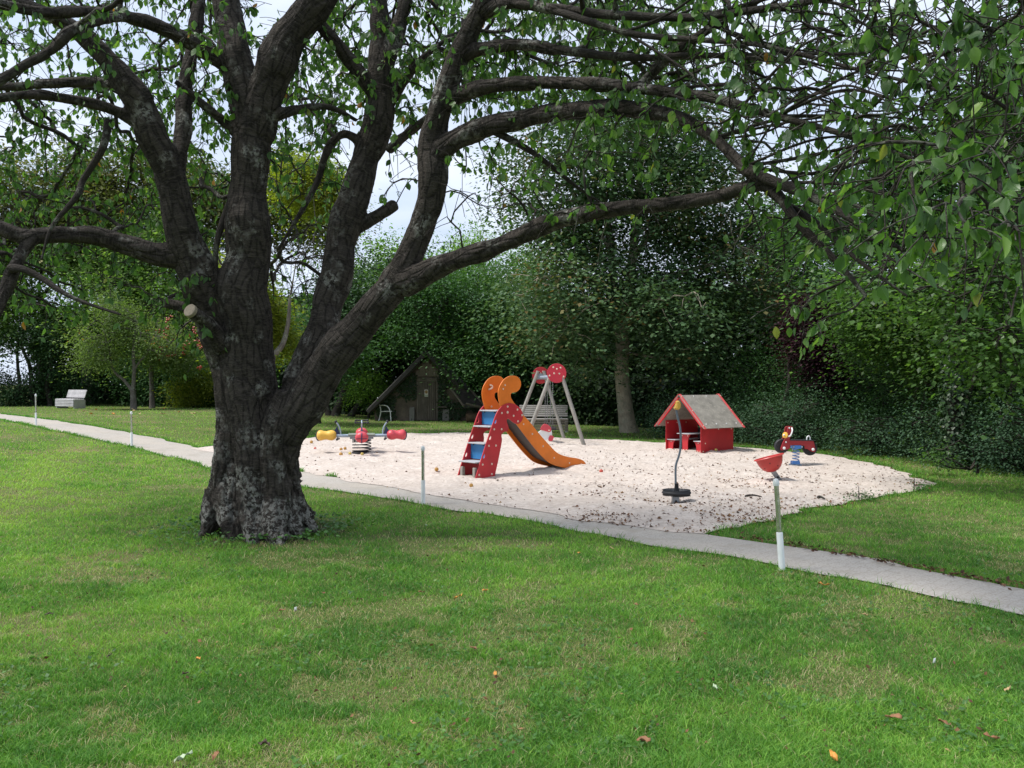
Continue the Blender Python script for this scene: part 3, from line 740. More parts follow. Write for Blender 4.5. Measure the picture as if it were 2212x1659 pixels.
# ---------------------------------------------------------------- the old cherry tree
LIMBS = [
 # trunk: fused columns (px, py, width, depth)
 [(468,1160,58,9.15),(478,1090,64,9.05),(490,1000,60,9.05),(498,920,62,9.1),(505,850,80,9.15),(500,770,92,9.2)],
 [(555,1180,140,9.25),(553,1100,130,9.25),(551,1000,128,9.25),(553,930,126,9.25),(545,870,110,9.25)],
 [(543,1170,70,8.86),(544,1080,62,8.88),(541,980,66,8.94),(533,880,80,9.0),(530,800,96,9.1)],
 [(604,1165,62,8.86),(597,1080,58,8.87),(594,990,62,8.9),(606,920,78,8.92),(640,860,92,9.0)],
 [(650,1150,34,9.12),(636,1080,38,9.1),(622,1000,44,9.1),(630,930,66,9.1),(650,870,80,9.12)],
 [(560,1140,130,9.6),(560,1000,120,9.55),(570,900,110,9.45)],
 # roots
 [(585,1000,30,9.0),(596,1070,52,8.88),(592,1140,56,8.70),(604,1180,34,8.54),(612,1200,14,8.44)],
 [(620,1000,26,9.15),(640,1075,40,9.1),(660,1120,30,9.02),(684,1146,14,8.96)],
 [(485,1010,26,9.1),(464,1090,46,9.02),(450,1138,30,8.93),(432,1166,12,8.86)],
 [(500,1000,30,9.0),(494,1080,50,8.92),(498,1140,40,8.8),(510,1176,16,8.7)],
 [(610,1020,24,9.05),(626,1095,40,8.97),(642,1146,26,8.82),(664,1172,10,8.76)],
 [(540,1010,30,8.98),(541,1090,48,8.86),(548,1160,42,8.68),(545,1195,18,8.52)],
 [(500,1020,40,9.4),(462,1095,36,9.45),(436,1120,16,9.6)], [(610,1020,40,9.45),(648,1090,34,9.45),(680,1116,12,9.6)],
 # left stem and fork
 [(510,930,66,9.15),(512,845,98,9.2),(490,755,97,9.1),(468,700,96,9.05),(430,610,104,8.95),(397,520,92,8.8),(370,400,82,8.7),(330,290,78,8.6),(282,205,74,8.5),(230,130,58,8.4),(150,60,44,8.3),(60,15,38,8.1),(-80,-40,30,7.9)],
 [(378,395,42,8.7),(395,290,37,8.8),(398,200,36,8.9),(415,100,33,9),(432,0,28,9.1),(450,-150,20,9.2)],
 # middle stem and fork
 [(548,980,90,9.15),(545,930,114,9.15),(535,850,120,9.12),(527,760,113,9.1),(525,640,104,9.05),(537,520,98,9.0),(542,400,88,9.0),(545,300,84,9.0),(540,240,78,9.0)],
 [(540,270,76,9),(517,150,74,9.0),(502,60,66,9.05),(490,-30,58,9.1),(480,-200,45,9.2)],
 [(548,290,82,9),(575,200,78,8.95),(605,120,78,8.9),(645,50,76,8.85),(690,-10,70,8.8),(740,-90,55,8.75),(800,-250,40,8.7)],
 # right inner stem and fork
 [(600,985,60,9.1),(622,910,96,9.1),(655,820,102,9.15),(690,740,93,9.2),(722,620,84,9.3),(745,500,80,9.4),(780,380,80,9.45),(813,270,74,9.5),(825,180,70,9.5),(818,100,60,9.55),(815,0,50,9.6),(812,-150,40,9.7)],
 [(822,185,46,9.5),(845,100,42,9.5),(870,20,38,9.5),(890,-80,30,9.5)],
 # right outer stem
 [(588,1080,44,8.98),(600,1010,66,8.97),(620,945,96,8.95),(655,868,112,8.9),(710,785,106,8.85),(790,692,90,8.75),(850,620,80,8.65),(890,540,74,8.6),(922,455,70,8.55),(933,380,74,8.5),(937,320,76,8.5),(955,230,62,8.4),(985,125,57,8.3),(1030,35,50,8.2),(1075,-50,42,8.1),(1150,-200,30,8)],
 # low right limb, and the two above it
 [(872,612,66,8.6),(920,592,54,8.5),(980,565,46,8.3),(1080,528,44,8.0),(1200,480,40,7.7),(1330,452,36,7.3),(1480,438,33,6.9),(1560,425,31,6.7),(1625,402,28,6.5),(1670,415,23,6.3),(1720,480,20,6.1),(1800,560,15,5.9),(1870,640,8,5.7)],
 [(930,350,62,8.5),(975,308,47,8.4),(1060,270,42,8.2),(1200,245,38,7.9),(1330,235,35,7.5),(1450,252,31,7.1),(1540,300,29,6.8),(1610,360,27,6.5),(1680,395,26,6.2),(1760,430,20,5.8),(1850,480,15,5.4),(1950,540,10,5.0)],
 [(950,235,52,8.4),(995,205,40,8.3),(1060,186,36,8.1),(1200,180,33,7.8),(1330,185,30,7.4),(1420,195,27,7.1),(1540,215,24,6.7),(1680,250,20,6.2),(1820,290,15,5.7),(1960,340,11,5.2),(2100,390,8,4.8)],
 [(1380,190,27,7.3),(1440,130,25,7.2),(1530,65,22,7.0),(1640,0,18,6.8),(1750,-60,12,6.6)],
 [(980,128,42,8.3),(1050,103,32,8.2),(1150,100,28,8.0),(1260,118,22,7.7),(1400,125,18,7.3),(1550,120,14,6.8),(1750,140,9,6.2)],
 [(1035,32,36,8.2),(1100,8,26,8.0),(1200,20,24,7.7),(1350,35,21,7.2),(1500,38,19,6.8),(1650,20,17,6.3),(1800,-5,14,5.8),(1950,-40,10,5.3)],
 [(1195,22,18,7.7),(1350,70,16,7.1),(1500,85,15,6.7),(1650,100,12,6.2),(1850,150,9,5.6),(2050,200,7,5)],
 # left limbs
 [(395,555,50,8.85),(340,552,45,8.8),(290,537,43,8.7),(220,515,41,8.6),(140,510,39,8.4),(60,517,36,8.2),(0,495,30,8.1),(-120,450,24,7.9)],
 [(72,515,35,8.2),(40,560,32,8.1),(15,620,34,8),(-10,680,30,7.9),(-60,740,22,7.8)],
 [(22,580,24,8),(50,582,18,7.9),(90,602,16,7.9),(150,640,11,7.8),(260,680,6,7.7)],
 [(310,275,38,8.6),(260,245,30,8.5),(200,225,26,8.4),(130,212,24,8.2),(60,205,22,8),(0,212,20,7.8),(-100,220,15,7.6)],
 [(272,182,30,8.5),(200,178,26,8.6),(100,182,22,8.6),(0,187,18,8.6),(-100,170,12,8.6)],
 [(505,150,48,9),(455,120,40,8.8),(400,85,38,8.6),(300,45,34,8.3),(200,28,30,8),(100,28,28,7.7),(0,10,24,7.4),(-120,-20,18,7.1)],
 [(270,38,26,8.2),(210,45,25,7.8),(160,65,26,7.5),(100,115,24,7.4),(50,140,22,7.3),(0,175,20,7.2),(-80,230,15,7.1)],
 [(822,218,42,9.5),(770,150,36,9.4),(730,100,33,9.3),(690,50,28,9.2),(660,-20,22,9.1)],
 [(440,675,36,9.1),(395,664,30,9.15),(358,656,26,9.2)],
 [(762,498,36,9.4),(825,462,30,9.4),(856,441,26,9.4)],
 [(775,305,25,9.45),(745,290,22,9.4),(715,310,20,9.4),(700,345,18,9.4),(685,395,16,9.4),(650,460,12,9.3),(610,525,7,9.3)],
 [(234,262,20,8.5),(222,320,18,8.4),(180,390,16,8.4),(165,425,15,8.3),(112,491,9,8.2),(90,560,5,8.1)],
 [(510,285,28,9),(450,235,20,8.8),(379,177,12,8.6)],
 [(840,325,26,9.35),(880,290,22,9.1),(930,250,17,8.7)],
 [(845,218,30,9.5),(894,146,20,9.3),(942,101,14,9.2)],
 [(1040,270,20,8.2),(1150,330,15,8.2),(1240,400,9,8.3),(1300,440,5,8.3)],
 [(1610,365,22,6.5),(1680,430,20,6.4),(1760,480,16,6.0),(1850,560,11,5.6),(1960,640,6,5.3)],
 [(590,250,30,8.95),(700,230,16,9.2),(770,260,8,9.4)],
 [(505,420,20,9),(470,520,14,8.9),(470,620,8,8.9),(480,700,4,8.9)],
]
_r = np.random.default_rng(77)          # long arching shoots of the right half
_st = [(1540,300,6.8),(1610,360,6.5),(1680,250,6.2),(1760,430,5.8),(1500,38,6.8),(1650,20,6.3),(1420,195,7.1),(1820,290,5.7),(1550,120,6.8),(1680,395,6.2),(1350,70,7.1),(1850,150,5.6)]
for _k in range(44):
    a = _st[_k % len(_st)]; dx = _r.uniform(260, 720); dy = _r.uniform(-210, 230) + (60 if a[1] < 120 else -20); dd = _r.uniform(.5, 2.0); sg = _r.uniform(-110, 70); w0 = _r.uniform(6, 11)
    LIMBS.append([(a[0], a[1], w0 * .9, a[2])] + [(a[0] + dx * t, a[1] + dy * t + sg * math.sin(math.pi * t) + _r.normal(0, 13), w0 * (1 - .75 * t), max(3.1, a[2] - dd * t)) for t in (.25, .5, .75, 1)])
STUB = [(482,750,50,8.92),(452,702,40,8.72),(410,671,28,8.46)]
M_BARK = bark_mat('cherry_bark', (.037, .031, .026), (.086, .073, .062), .8, .22, (.34, .335, .30), .30, .34, 13, low=.15, lmix=.7)  # lichen; its paler spread low down also paints in brighter light there
M_TWIG = bark_mat('cherry_twig', (.032, .027, .023), (.064, .055, .047), .3, .3, (.17, .18, .145), .3, 0, 40)
M_CUT = m_basic('sawn_wood', (.30, .25, .18), .8, 0, .3, 30, .2)
M_CHERRY = m_leaf('cherry_leaf', [(0, (.044, .105, .032)), (.4, (.080, .175, .044)), (.75, (.135, .255, .056)), (.93, (.22, .36, .075)), (.97, (.27, .34, .07)), (1, (.42, .19, .04))],
                  .48, .36, .5, .3, .7, True, (1.25, 1.45, .6))
cherry = thing('cherry_tree', (TR.x, TR.y, 0), 'huge old many stemmed cherry tree with furrowed lichen covered trunk in the foreground', 'tree')

SPn, SPar, SPt, SPr = [], [], [], []
fat = []; thin = []
samples = []
for li, pl in enumerate(LIMBS + [STUB]):
    pts = [(*at(px, py, d), w_ * .5 * d / F) for px, py, w_, d in pl]
    q = np.array(catmull(pts, 7, False))
    rg = np.random.default_rng(li)
    L_ = np.concatenate([[0], np.cumsum(np.linalg.norm(np.diff(q[:, :3], axis=0), axis=1))])
    if li >= 14:
        wob = np.stack([np.interp(L_, np.arange(0, L_[-1] + .7, .35), rg.normal(0, .5, len(np.arange(0, L_[-1] + .7, .35)))) for _ in range(3)], 1)
        q[:, 3] *= {14: .80, 15: .9, 16: .97, 17: .97, 18: 1.0, 19: .80, 20: .85, 21: .81, 22: .96, 23: 1.0, 24: .88, 29: 1.0, 30: .85}.get(li, .88); q[:, :3] += wob * q[:, 3:4] * .20 * np.clip(L_ / .5, 0, 1)[:, None]
        q[:, 3] *= 1 + np.interp(L_, np.arange(0, L_[-1] + .4, .2), rg.normal(0, .06, len(np.arange(0, L_[-1] + .4, .2))))
    samples.append(q)
    base = len(SPn); idx = []
    for i, p in enumerate(q):
        if i == 0 and SPn: par_ = int(np.argmin(np.linalg.norm(np.array(SPn) - p[:3], axis=1)))
        else: par_ = base + i - 1 if i else -1
        t = q[min(i + 1, len(q) - 1)][:3] - q[max(i - 1, 0)][:3]
        SPn.append(p[:3]); SPar.append(par_); SPt.append(t / (np.linalg.norm(t) + 1e-9)); SPr.append(p[3]); idx.append(base + i)
    if li == len(LIMBS): fat.append((q, False)); continue
    big = q[:, 3] > .042
    if big.any():
        e = len(big) - int(np.argmax(big[::-1])); fat.append((q[:min(len(q), e + 2)], True))
        if e < len(q) - 2: thin.append(idx[max(0, e - 1):])
    else: thin.append(idx)
SPn = np.array(SPn); SPt = np.array(SPt); SPr = np.array(SPr)

# fuse the heavy limbs into one skin, then smooth and furrow it
mb = MB()
for q, tip in fat:
    r = q[:, 3].copy()
    if tip: r[-1] *= .6
    mb.tube([p[:3] for p in q], r, 18)
me0 = bpy.data.meshes.new('fat'); me0.from_pydata(mb.v, [], mb.f)
tmp = bpy.data.objects.new('fat', me0); COL.objects.link(tmp)
md = tmp.modifiers.new('r', 'REMESH'); md.mode = 'VOXEL'; md.voxel_size = .016; md.adaptivity = 0
sm = tmp.modifiers.new('s', 'SMOOTH'); sm.iterations = 6; sm.factor = .5
me1 = bpy.data.meshes.new_from_object(tmp.evaluated_get(bpy.context.evaluated_depsgraph_get()))
bpy.data.objects.remove(tmp)
nv = len(me1.vertices); V = np.zeros(nv * 3, np.float32); me1.vertices.foreach_get('co', V); V = V.reshape(-1, 3).astype(float)
Nn = np.zeros(nv * 3, np.float32); me1.vertices.foreach_get('normal', Nn); Nn = Nn.reshape(-1, 3).astype(float)
# along-limb bark coordinates: nearest limb sample (scaled by its radius)
AX = []; 
for q, _ in fat:
    t = unit(np.gradient(q[:, :3], axis=0)); s = np.concatenate([[0], np.cumsum(np.linalg.norm(np.diff(q[:, :3], axis=0), axis=1))])
    ref = np.array([0, -1., .02]); 
    u = unit(ref[None] - t * (t @ ref)[:, None]); w_ = np.cross(t, u)
    AX.append(np.column_stack([q[:, :3], t, u, w_, s, q[:, 3]]))
AX = np.concatenate(AX)
BK = np.zeros((nv, 3))
for c0 in range(0, nv, 4000):
    v = V[c0:c0 + 4000]
    d = np.linalg.norm(v[:, None] - AX[None, :, :3], axis=2) / (AX[None, :, 13] + .02)
    i = np.argmin(d, 1); o = v - AX[i, :3]
    BK[c0:c0 + 4000] = np.stack([(o * AX[i, 6:9]).sum(1), (o * AX[i, 9:12]).sum(1), AX[i, 12] + (o * AX[i, 3:6]).sum(1)], 1)
def ridge(b, fx, fz, seed):
    return fbm(b[:, 0] * fx + b[:, 1] * fx * .7 + 30, b[:, 2] * fz + b[:, 1] * fx * .5 + 30, seed, 4)
low = np.clip((1.7 - V[:, 2]) / 1.2, 0, 1)
disp = (np.abs(ridge(BK, 10, 1.6, 3) - .5) * 2.4 - .4) * (.012 + .042 * low) + (ridge(BK, 30, 11, 8) - .5) * (.018 + .034 * low) + np.clip(fbm(BK[:, 0] * 3 + BK[:, 2] * 2.1, BK[:, 1] * 3 + BK[:, 2] * 1.3, 13, 2) - .62, 0, 1) * .10
V2 = V + Nn * disp[:, None]
nl = len(me1.loops); lp = np.zeros(nl, np.int32); me1.loops.foreach_get('vertex_index', lp)
ls = np.zeros(len(me1.polygons), np.int32); me1.polygons.foreach_get('loop_total', ls)
bpy.data.meshes.remove(me1)
trunk_o = np_mesh('trunk', V2, lp, ls, M_BARK, cherry, True, vec=BK)
c_ = at(*[STUB[-1][i] for i in (0, 1)], STUB[-1][3]); c0_ = at(STUB[-2][0], STUB[-2][1], STUB[-2][3]); dr = (c_ - c0_).normalized()
MB().lathe([(.068, -.03), (.068, .004), (.063, .009), (.03, .011), (.002, .011)], c_, dr, 24).build('sawn_end', M_CUT, trunk_o)

# crown: places that the leafy shoots must reach
rng = np.random.default_rng(42)
def dcan(px): return np.interp(px, [-300, 300, 700, 1000, 1500, 1900, 2250], [7.6, 8.4, 8.9, 8.2, 6.9, 5.2, 4.2])
REG = [(-250, 470, -60, 330, 330, 1.9, 1.1), (-250, 470, -60, 180, 26, -.7, .5), (-250, 450, 330, 560, 210, 1.9, 1.1), (20, 430, 540, 690, 44, 1.2, 1.0), (380, 470, 560, 760, 14, .3, .5), (440, 560, 0, 330, 24, .6, .6), (590, 730, 30, 640, 80, .9, .9),
       (690, 960, -60, 260, 180, 1.2, .9), (830, 900, 280, 480, 8, .5, .6), (960, 1110, 300, 470, 20, 0, .5), (960, 1500, -60, 230, 360, .9, 1.0), (1100, 1440, 230, 470, 55, 0, .7),
       (1480, 2300, -60, 330, 520, .4, 1.2), (1600, 2300, 330, 540, 90, .2, .9), (1690, 1780, 560, 740, 7, 0, .3), (-300, 480, -60, 560, 150, 3.6, 1.4), (560, 760, 60, 640, 110, 2.8, 1.2), (440, 560, 60, 640, 40, 2.6, 1.0), (690, 1500, -60, 230, 220, 2.6, 1.4)]
ATT = []
for x0, x1, y0, y1, n_, dd, dj in REG:
    px = rng.uniform(x0, x1, n_); py = rng.uniform(y0, y1, n_); d = np.maximum(3.0, dcan(px) + dd + rng.uniform(-1, 1, n_) * dj)
    ATT.append(np.stack([(px - CX) / F * d, d, H - (py - CY) / F * d], 1))
for px, py, d in [(1770, 415, 4.4), (1800, 470, 4.2), (1850, 445, 4.0), (1905, 430, 3.9), (1930, 470, 3.7), (1975, 400, 3.7), (2010, 500, 3.4), (2085, 480, 3.3), (2055, 350, 3.6), (2120, 350, 3.4), (2150, 360, 3.3),
                  (2200, 330, 3.3), (2195, 545, 3.1), (2140, 420, 3.5), (1640, 230, 5.2), (1620, 210, 5.4), (1720, 330, 5.0), (1960, 470, 3.5), (2060, 505, 3.2), (2090, 525, 3.2), (2205, 560, 3.0), (1880, 360, 4.0), (2180, 470, 3.3)]:
    for k in range(2): ATT.append(np.array([at(px + rng.normal(0, 14), py - 40 + rng.normal(0, 10), d + rng.normal(0, .12))]))
px = rng.uniform(-600, 2700, 420); py = rng.uniform(-900, -60, 420); d = np.interp(px, [-600, 700, 2700], [8, 9, 4.6]) + rng.normal(0, 1.3, 420); d = np.maximum(d, 3.2)
ATT.append(np.stack([(px - CX) / F * d, d, H - (py - CY) / F * d], 1))
ov = np.stack([rng.uniform(-8, 5, 1500), rng.uniform(-2, 8.5, 1500), rng.uniform(3.4, 6.8, 1500)], 1)      # unseen overhead shoots added to shade the foreground lawn
ofx = (ov[:, 2] - H) / np.maximum(ov[:, 1], .05) * F; ofr = (ov[:, 1] < .2) | (ofx > 920)
ATT.append(ov[ofr][:640])
ATT = np.concatenate(ATT)
bare = rng.uniform(0, 1, len(ATT)) < np.where((ATT[:, 0] / ATT[:, 1] * F + CX > 1480) & (ATT[:, 2] > 1.6 + .27 * ATT[:, 1]), .50, .14)
Pg, pg, Tg, paths = grow(SPn, np.array(SPar), SPt, ATT, step=.12, arch=.16, jit=.035, gen_pen=.12, rng=rng)
n0 = len(SPn)
tips = [p[-1] for _, p in paths]
# side shoots: short hanging spurs along the new wood
spur = []
cand = np.arange(n0, len(Pg)); pick = rng.choice(cand, min(len(cand), 11000), replace=False)
spurP = []; spurPaths = []
P2 = [Pg]; nb = len(Pg)
allP = list(Pg); par2 = list(pg)
for i in pick:
    dirv = Tg[i] * .5 + rng.normal(0, .55, 3); dirv[2] -= .18; dirv /= np.linalg.norm(dirv); L_ = rng.uniform(.10, .38)
    path = [int(i)]; p = Pg[i].copy()
    for k in range(3):
        dirv = dirv + np.array([0, 0, -.16]); dirv /= np.linalg.norm(dirv); p = p + dirv * L_ / 3
        allP.append(p.copy()); par2.append(path[-1]); path.append(len(allP) - 1)
    spurPaths.append(path)
allP = np.array(allP); par2 = np.array(par2)
R = pipe_radii(len(allP), par2, tips + [p[-1] for p in spurPaths], .0029, .47, .0022)
R[n0:len(Pg)] = np.minimum(R[n0:len(Pg)], np.where(Pg[n0:, 1] < 5, .009, .022))
R[:n0] = SPr
R[n0:len(Pg)] = np.maximum(R[n0:len(Pg)], .0034)
Va, la, ka = tubes_np(thin, allP, R, 9)
Vb, lb, kb = tubes_np([p for _, p in paths], allP, R, 6)
Vc, lc, kc = tubes_np(spurPaths, allP, R, 4)
np_mesh('branches', np.concatenate([Va, Vb, Vc]), np.concatenate([la, lb + len(Va), lc + len(Va) + len(Vb)]), np.full(len(la) + len(lb) + len(lc), 4), M_TWIG, cherry, True, vec=np.concatenate([ka, kb, kc]))
# leaves: hanging in rows along the last stretch of every shoot
LP, LA, LN, LL = [], [], [], []
def put(p, t, n_):
    for k in range(n_):
        a = np.array([0, 0, -1.]) * rng.uniform(.5, 1.4) + t * rng.uniform(-.1, .7) + rng.normal(0, .42, 3)
        LP.append(p + rng.normal(0, .012, 3)); LA.append(a); LN.append(np.array([rng.normal(0, 1), rng.normal(-.25, 1), abs(rng.normal(0, .7))])); LL.append(rng.uniform(.040, .104))
for (ai, p) in paths:
    if bare[ai] or len(p) < 2: continue
    nn = p[max(1, len(p) - rng.integers(3, 6)):]
    for k in nn:
        if rng.uniform() < .8: put(allP[k], Tg[k], rng.integers(1, 3))
    put(allP[p[-1]], Tg[p[-1]], 4 if allP[p[-1]][1] > 5.5 else 6)
for p in spurPaths:
    q_ = allP[p[0]]; dense = (q_[0] / q_[1] * F + CX > 1450) & (q_[2] > 1.6 + .27 * q_[1])
    if rng.uniform() < (.5 if dense else .2): continue
    put(allP[p[-1]], np.array([0, 0, -1.]), rng.integers(1, 4))
    if rng.uniform() < .6: put(allP[p[-2]], np.array([0, 0, -1.]), 1)
LP = np.array(LP); LL = np.array(LL); LL = LL * np.interp(LP[:, 1], [3.5, 5.5], [.84, 1.0])
# keep the gaps in which the photo shows open sky, the orange leaves and the white clouds: fewer leaves there
ppx = LP[:, 0] / LP[:, 1] * F + CX; ppy = CY - (LP[:, 2] - H) / LP[:, 1] * F
def box(a, b, c, d): return (ppx > a) & (ppx < b) & (ppy > c) & (ppy < d)
thinout = (box(830, 1110, 380, 520) | box(845, 930, 330, 480) | box(460, 760, 480, 1000) | box(420, 1700, 480, 900) & (ppx > 760) | (ppy > 760) | box(1180, 1480, 480, 560))
kp = ~(thinout & (rng.uniform(0, 1, len(LP)) < .88)); 
LP = LP[kp]; LL = LL[kp]; LA = np.array(LA)[kp]; LN = np.array(LN)[kp]
# hanging strings of leaves against the open sky right of the trunk
V, lo, szs, uv, nf = leaf_near(LP, LA, LN, LL, LL * rng.uniform(.52, .68, len(LP)))
rv = np.clip(rng.normal(.42, .22, len(LP)), 0, .94); sp = rng.uniform(0, 1, len(LP)); rv = np.where(sp < .012, .975, rv); rv = np.where(sp < .004, 1.0, rv)
np_mesh('crown', V, lo, szs, M_CHERRY, cherry, True, np.repeat(rv, nf), uv)
print('cherry: attractors', len(ATT), 'nodes', len(allP), 'leaves', len(LP), 'trunk verts', nv)
# ---------------------------------------------------------------- materials of the built things
M_RED = m_basic('red_board', (.50, .022, .030), .45, 0, .22, 3, .05, 90, (.33, .045, .04), .38)
M_REDEDGE = M_RED
M_ORANGE = m_basic('orange_board', (.80, .20, .018), .45, 0, .18, 3, .05, 90, (.56, .17, .04), .38)
M_BLUE = m_basic('blue_board', (.035, .20, .46), .4, 0, .15, 4, .05)
M_NAVY = m_basic('navy_board', (.014, .024, .085), .4, 0, .15, 4, .05)
M_WHITE = m_basic('white_plastic', (.78, .80, .80), .45, 0, .06, 9, .05, 60, (.50, .50, .46), .36)
M_CREAM = m_basic('cream_cap', (.72, .56, .44), .45, 0, .1, 9, .03)
M_GREY = m_basic('grey_tread', (.42, .43, .45), .6, 0, .15, 12, .2, 90, (.28, .27, .26), .3)
M_STEEL = m_basic('galvanised_steel', (.34, .36, .38), .42, .75, .2, 14, .1)
M_BLUESTEEL = m_basic('pale_blue_steel', (.36, .43, .52), .4, .2, .12, 10, .05)
M_POLE = m_basic('grey_pole', (.14, .17, .20), .45, .2, .12, 12, .05)
M_DARKBED = m_basic('slide_bed', (.05, .045, .043), .5, .3, .2, 6, .05)
M_BLACK = m_basic('black_rubber', (.017, .018, .021), .6, 0, .3, 20, .15)
M_YEL = m_basic('yellow_plastic', (.72, .42, .06), .42, 0, .12, 5, .05, 60, (.5, .33, .1), .25)
M_PINK = m_basic('red_plastic', (.62, .065, .085), .4, 0, .12, 5, .05, 60, (.45, .08, .07), .22)
M_BOWL = m_basic('red_bowl', (.50, .045, .040), .42, 0, .12, 7, .05, 60, (.36, .06, .05), .3)
M_BLUESP = m_basic('blue_spring', (.05, .19, .52), .38, 0, .12, 7, .05)
M_HPL = m_basic('weathered_roof_board', (.27, .25, .215), .8, 0, .3, 5, .3, 70, (.37, .345, .29), .5)
M_WOODG = m_wood('weathered_larch', (.30, .285, .265), (.45, .43, .41))
M_WOODB = m_wood('brown_larch', (.19, .145, .11), (.34, .29, .245))
M_POSTW = m_wood('grey_round_timber', (.26, .245, .215), (.42, .40, .36), (40, 40, 2.5))
M_OLDPL = m_wood('old_planks', (.085, .070, .054), (.17, .145, .115), (30, 30, 1.5))
M_OLDDK = m_wood('dark_old_planks', (.035, .032, .030), (.075, .068, .062), (20, 3, 20))
M_CONC = m_basic('concrete', (.40, .39, .36), .9, 0, .2, 6, .3, 90, (.30, .29, .25), .35)
M_RENDER = m_basic('old_lime_render', (.135, .108, .080), .95, 0, .5, 2.5, .6, 25, (.05, .042, .035), .45)
M_CHAIN = m_basic('chain_metal', (.20, .20, .21), .45, .7, .2, 30, .1)
M_MESH = m_basic('grey_mesh', (.13, .14, .145), .7, 0, .15, 50, .3)
M_WMET = m_basic('white_metal', (.84, .84, .83), .4, .1, .06, 10, .02)
M_BRASSY = m_basic('reflective_tube', (.62, .60, .56), .22, .85, .2, 20, .03)

# ---------------------------------------------------------------- slide
SU = Vector((.7193, .6947, 0)); SN = Vector((-.6947, .7193, 0)); SO = Vector((-.62, 13.9, 0)); UP = Vector((0, 0, 1))
def on_plane(px, py, o, u, nrm):
    d = Vector(((px - CX) / F, 1, -(py - CY) / F)); c = Vector((0, 0, H))
    t = (o - c).dot(nrm) / d.dot(nrm); p = c + d * t
    return ((p - o).dot(u), p.z)
def cr1(X, Y, o=SO): return on_plane((1700 + X * .27122) / K, (1380 + Y * .27122) / K, o, SU, SN)
WID = .45
slide = thing('slide', SO, 'small orange slide with red side panels, grey steps and blue risers standing in the sand', 'slide')
zb = sz(SO.x, SO.y)
red_px = [(285,1590),(285,1590),(330,1440),(400,1210),(470,990),(540,780),(590,640),(635,565),(695,512),(770,488),(850,505),(910,550),(950,612),(960,680),(942,735),(908,770),(870,775),(835,760),(800,735),(772,712),(748,702),(734,725),(742,770),(757,810),(760,850),(742,880),(705,885),(675,905),(662,940),(669,990),(660,1060),(620,1270),(580,1450),(556,1570),(556,1570),(420,1585)]
red_o = catmull([cr1(*p) for p in red_px], 4)
def tear(cx, cy, s=1):
    q = [(0, -34), (7, -22), (13, -2), (13, 18), (6, 32), (-5, 34), (-12, 24), (-13, 6), (-6, -16)]
    return catmull([cr1(cx + a * s + b * -.28 * s, cy + b * s) for a, b in q], 3)
holes = [tear(585, 740), tear(510, 965), tear(425, 1220)]
panels = []
for k, off in enumerate((0, WID)):
    p = plate('side_panel', red_o, holes, .020, SO + SN * off, SU, UP, M_RED, slide, .004); panels.append(p)
og = [(650,535),(625,440),(618,340),(640,250),(690,170),(755,122),(830,110),(890,128),(925,178),(932,238),(915,290),(878,328),(832,342),(802,350),(790,385),(802,430),(850,500),(910,580),(960,648),(1050,745),(1150,870),(1240,975),(1340,1085),(1420,1165),(1500,1208),(1600,1235),(1700,1250),(1780,1275),(1825,1320),(1842,1395),(1842,1395),(1790,1398),(1730,1405),(1680,1428),(1680,1428),(1650,1395),(1550,1385),(1400,1350),(1290,1290),(1130,1120),(960,900),(860,770),(775,712),(735,705),(680,640)]
OI = SO + SN * .022
or_o = catmull([cr1(*p, OI) for p in og], 4)
rails = []
for off in (.022, WID - .022):
    rails.append(plate('slide_rail', or_o, [], .018, SO + SN * off, SU, UP, M_ORANGE, slide, .004))
# sliding bed between the rails
low = [cr1(*p, OI) for p in [(735,700),(775,712),(860,770),(960,900),(1130,1120),(1290,1290),(1400,1350),(1550,1385),(1650,1397)]]
bed = []
for i, p in enumerate(low):
    q = Vector(low[min(i + 1, len(low) - 1)]) - Vector(low[max(i - 1, 0)]); q.normalize(); up_ = Vector((-q.y, q.x))
    if up_.y < 0: up_ = -up_
    h_ = .085 * min(1, (len(low) - 1 - i) / 2.0 + .12)
    bed.append((p[0] + up_.x * h_, p[1] + up_.y * h_))
bed = catmull([cr1(640, 640, OI)] + bed, 4, False)
mb = MB(); a_, b_ = .034, WID - .034
vs = []; fs = []
for i, (u, z) in enumerate(bed):
    for dz in (0, -.012):
        for off in (a_, b_): vs.append(SO + SU * u + SN * off + UP * (z + dz))
for i in range(len(bed) - 1):
    q = i * 4; fs += [(q, q + 1, q + 5, q + 4), (q + 2, q + 6, q + 7, q + 3), (q, q + 4, q + 6, q + 2), (q + 1, q + 3, q + 7, q + 5)]
mb.add(vs, fs); mb.build('slide_bed', M_DARKBED, slide, True)
def fu(Y):   # front edge of the red panel at an image height
    return cr1(np.interp(Y, [490, 590, 780, 990, 1210, 1440, 1580], [760, 608, 540, 470, 400, 330, 285]), Y)
for Y, ex, dp in ((590, .015, .34), (810, .03, .20), (1045, .03, .20), (1300, .10, .24)):
    u, z = fu(Y)
    MB().rbox(SO, SU, SN, UP, (u - ex, u + dp), (.016 if Y < 700 else .013, WID - .013), (z - .022, z), .005).build('step', M_GREY, slide)
    for off in (.10, WID - .10):
        dome('bolt', SO + SU * (u + .03) + SN * off + UP * (z - .032), (-.7, -.7, -.1), .016, M_BLACK, slide)
for Y0, Y1 in ((610, 800), (1068, 1285)):
    u0, z0 = fu(Y1); u1, z1 = fu(Y0)
    MB().rbox(SO, SU, SN, UP, (u0 + .165, u0 + .18), (.013, WID - .013), (z0 + .0, z1 + .005), .004).build('riser', M_BLUE, slide)
for off in (.05, WID - .09):
    u, z = fu(1500); MB().rbox(SO, SU, SN, UP, (u + .02, u + .08), (off, off + .06), (-.08, .22), .006).build('foot_post', M_POSTW, slide)
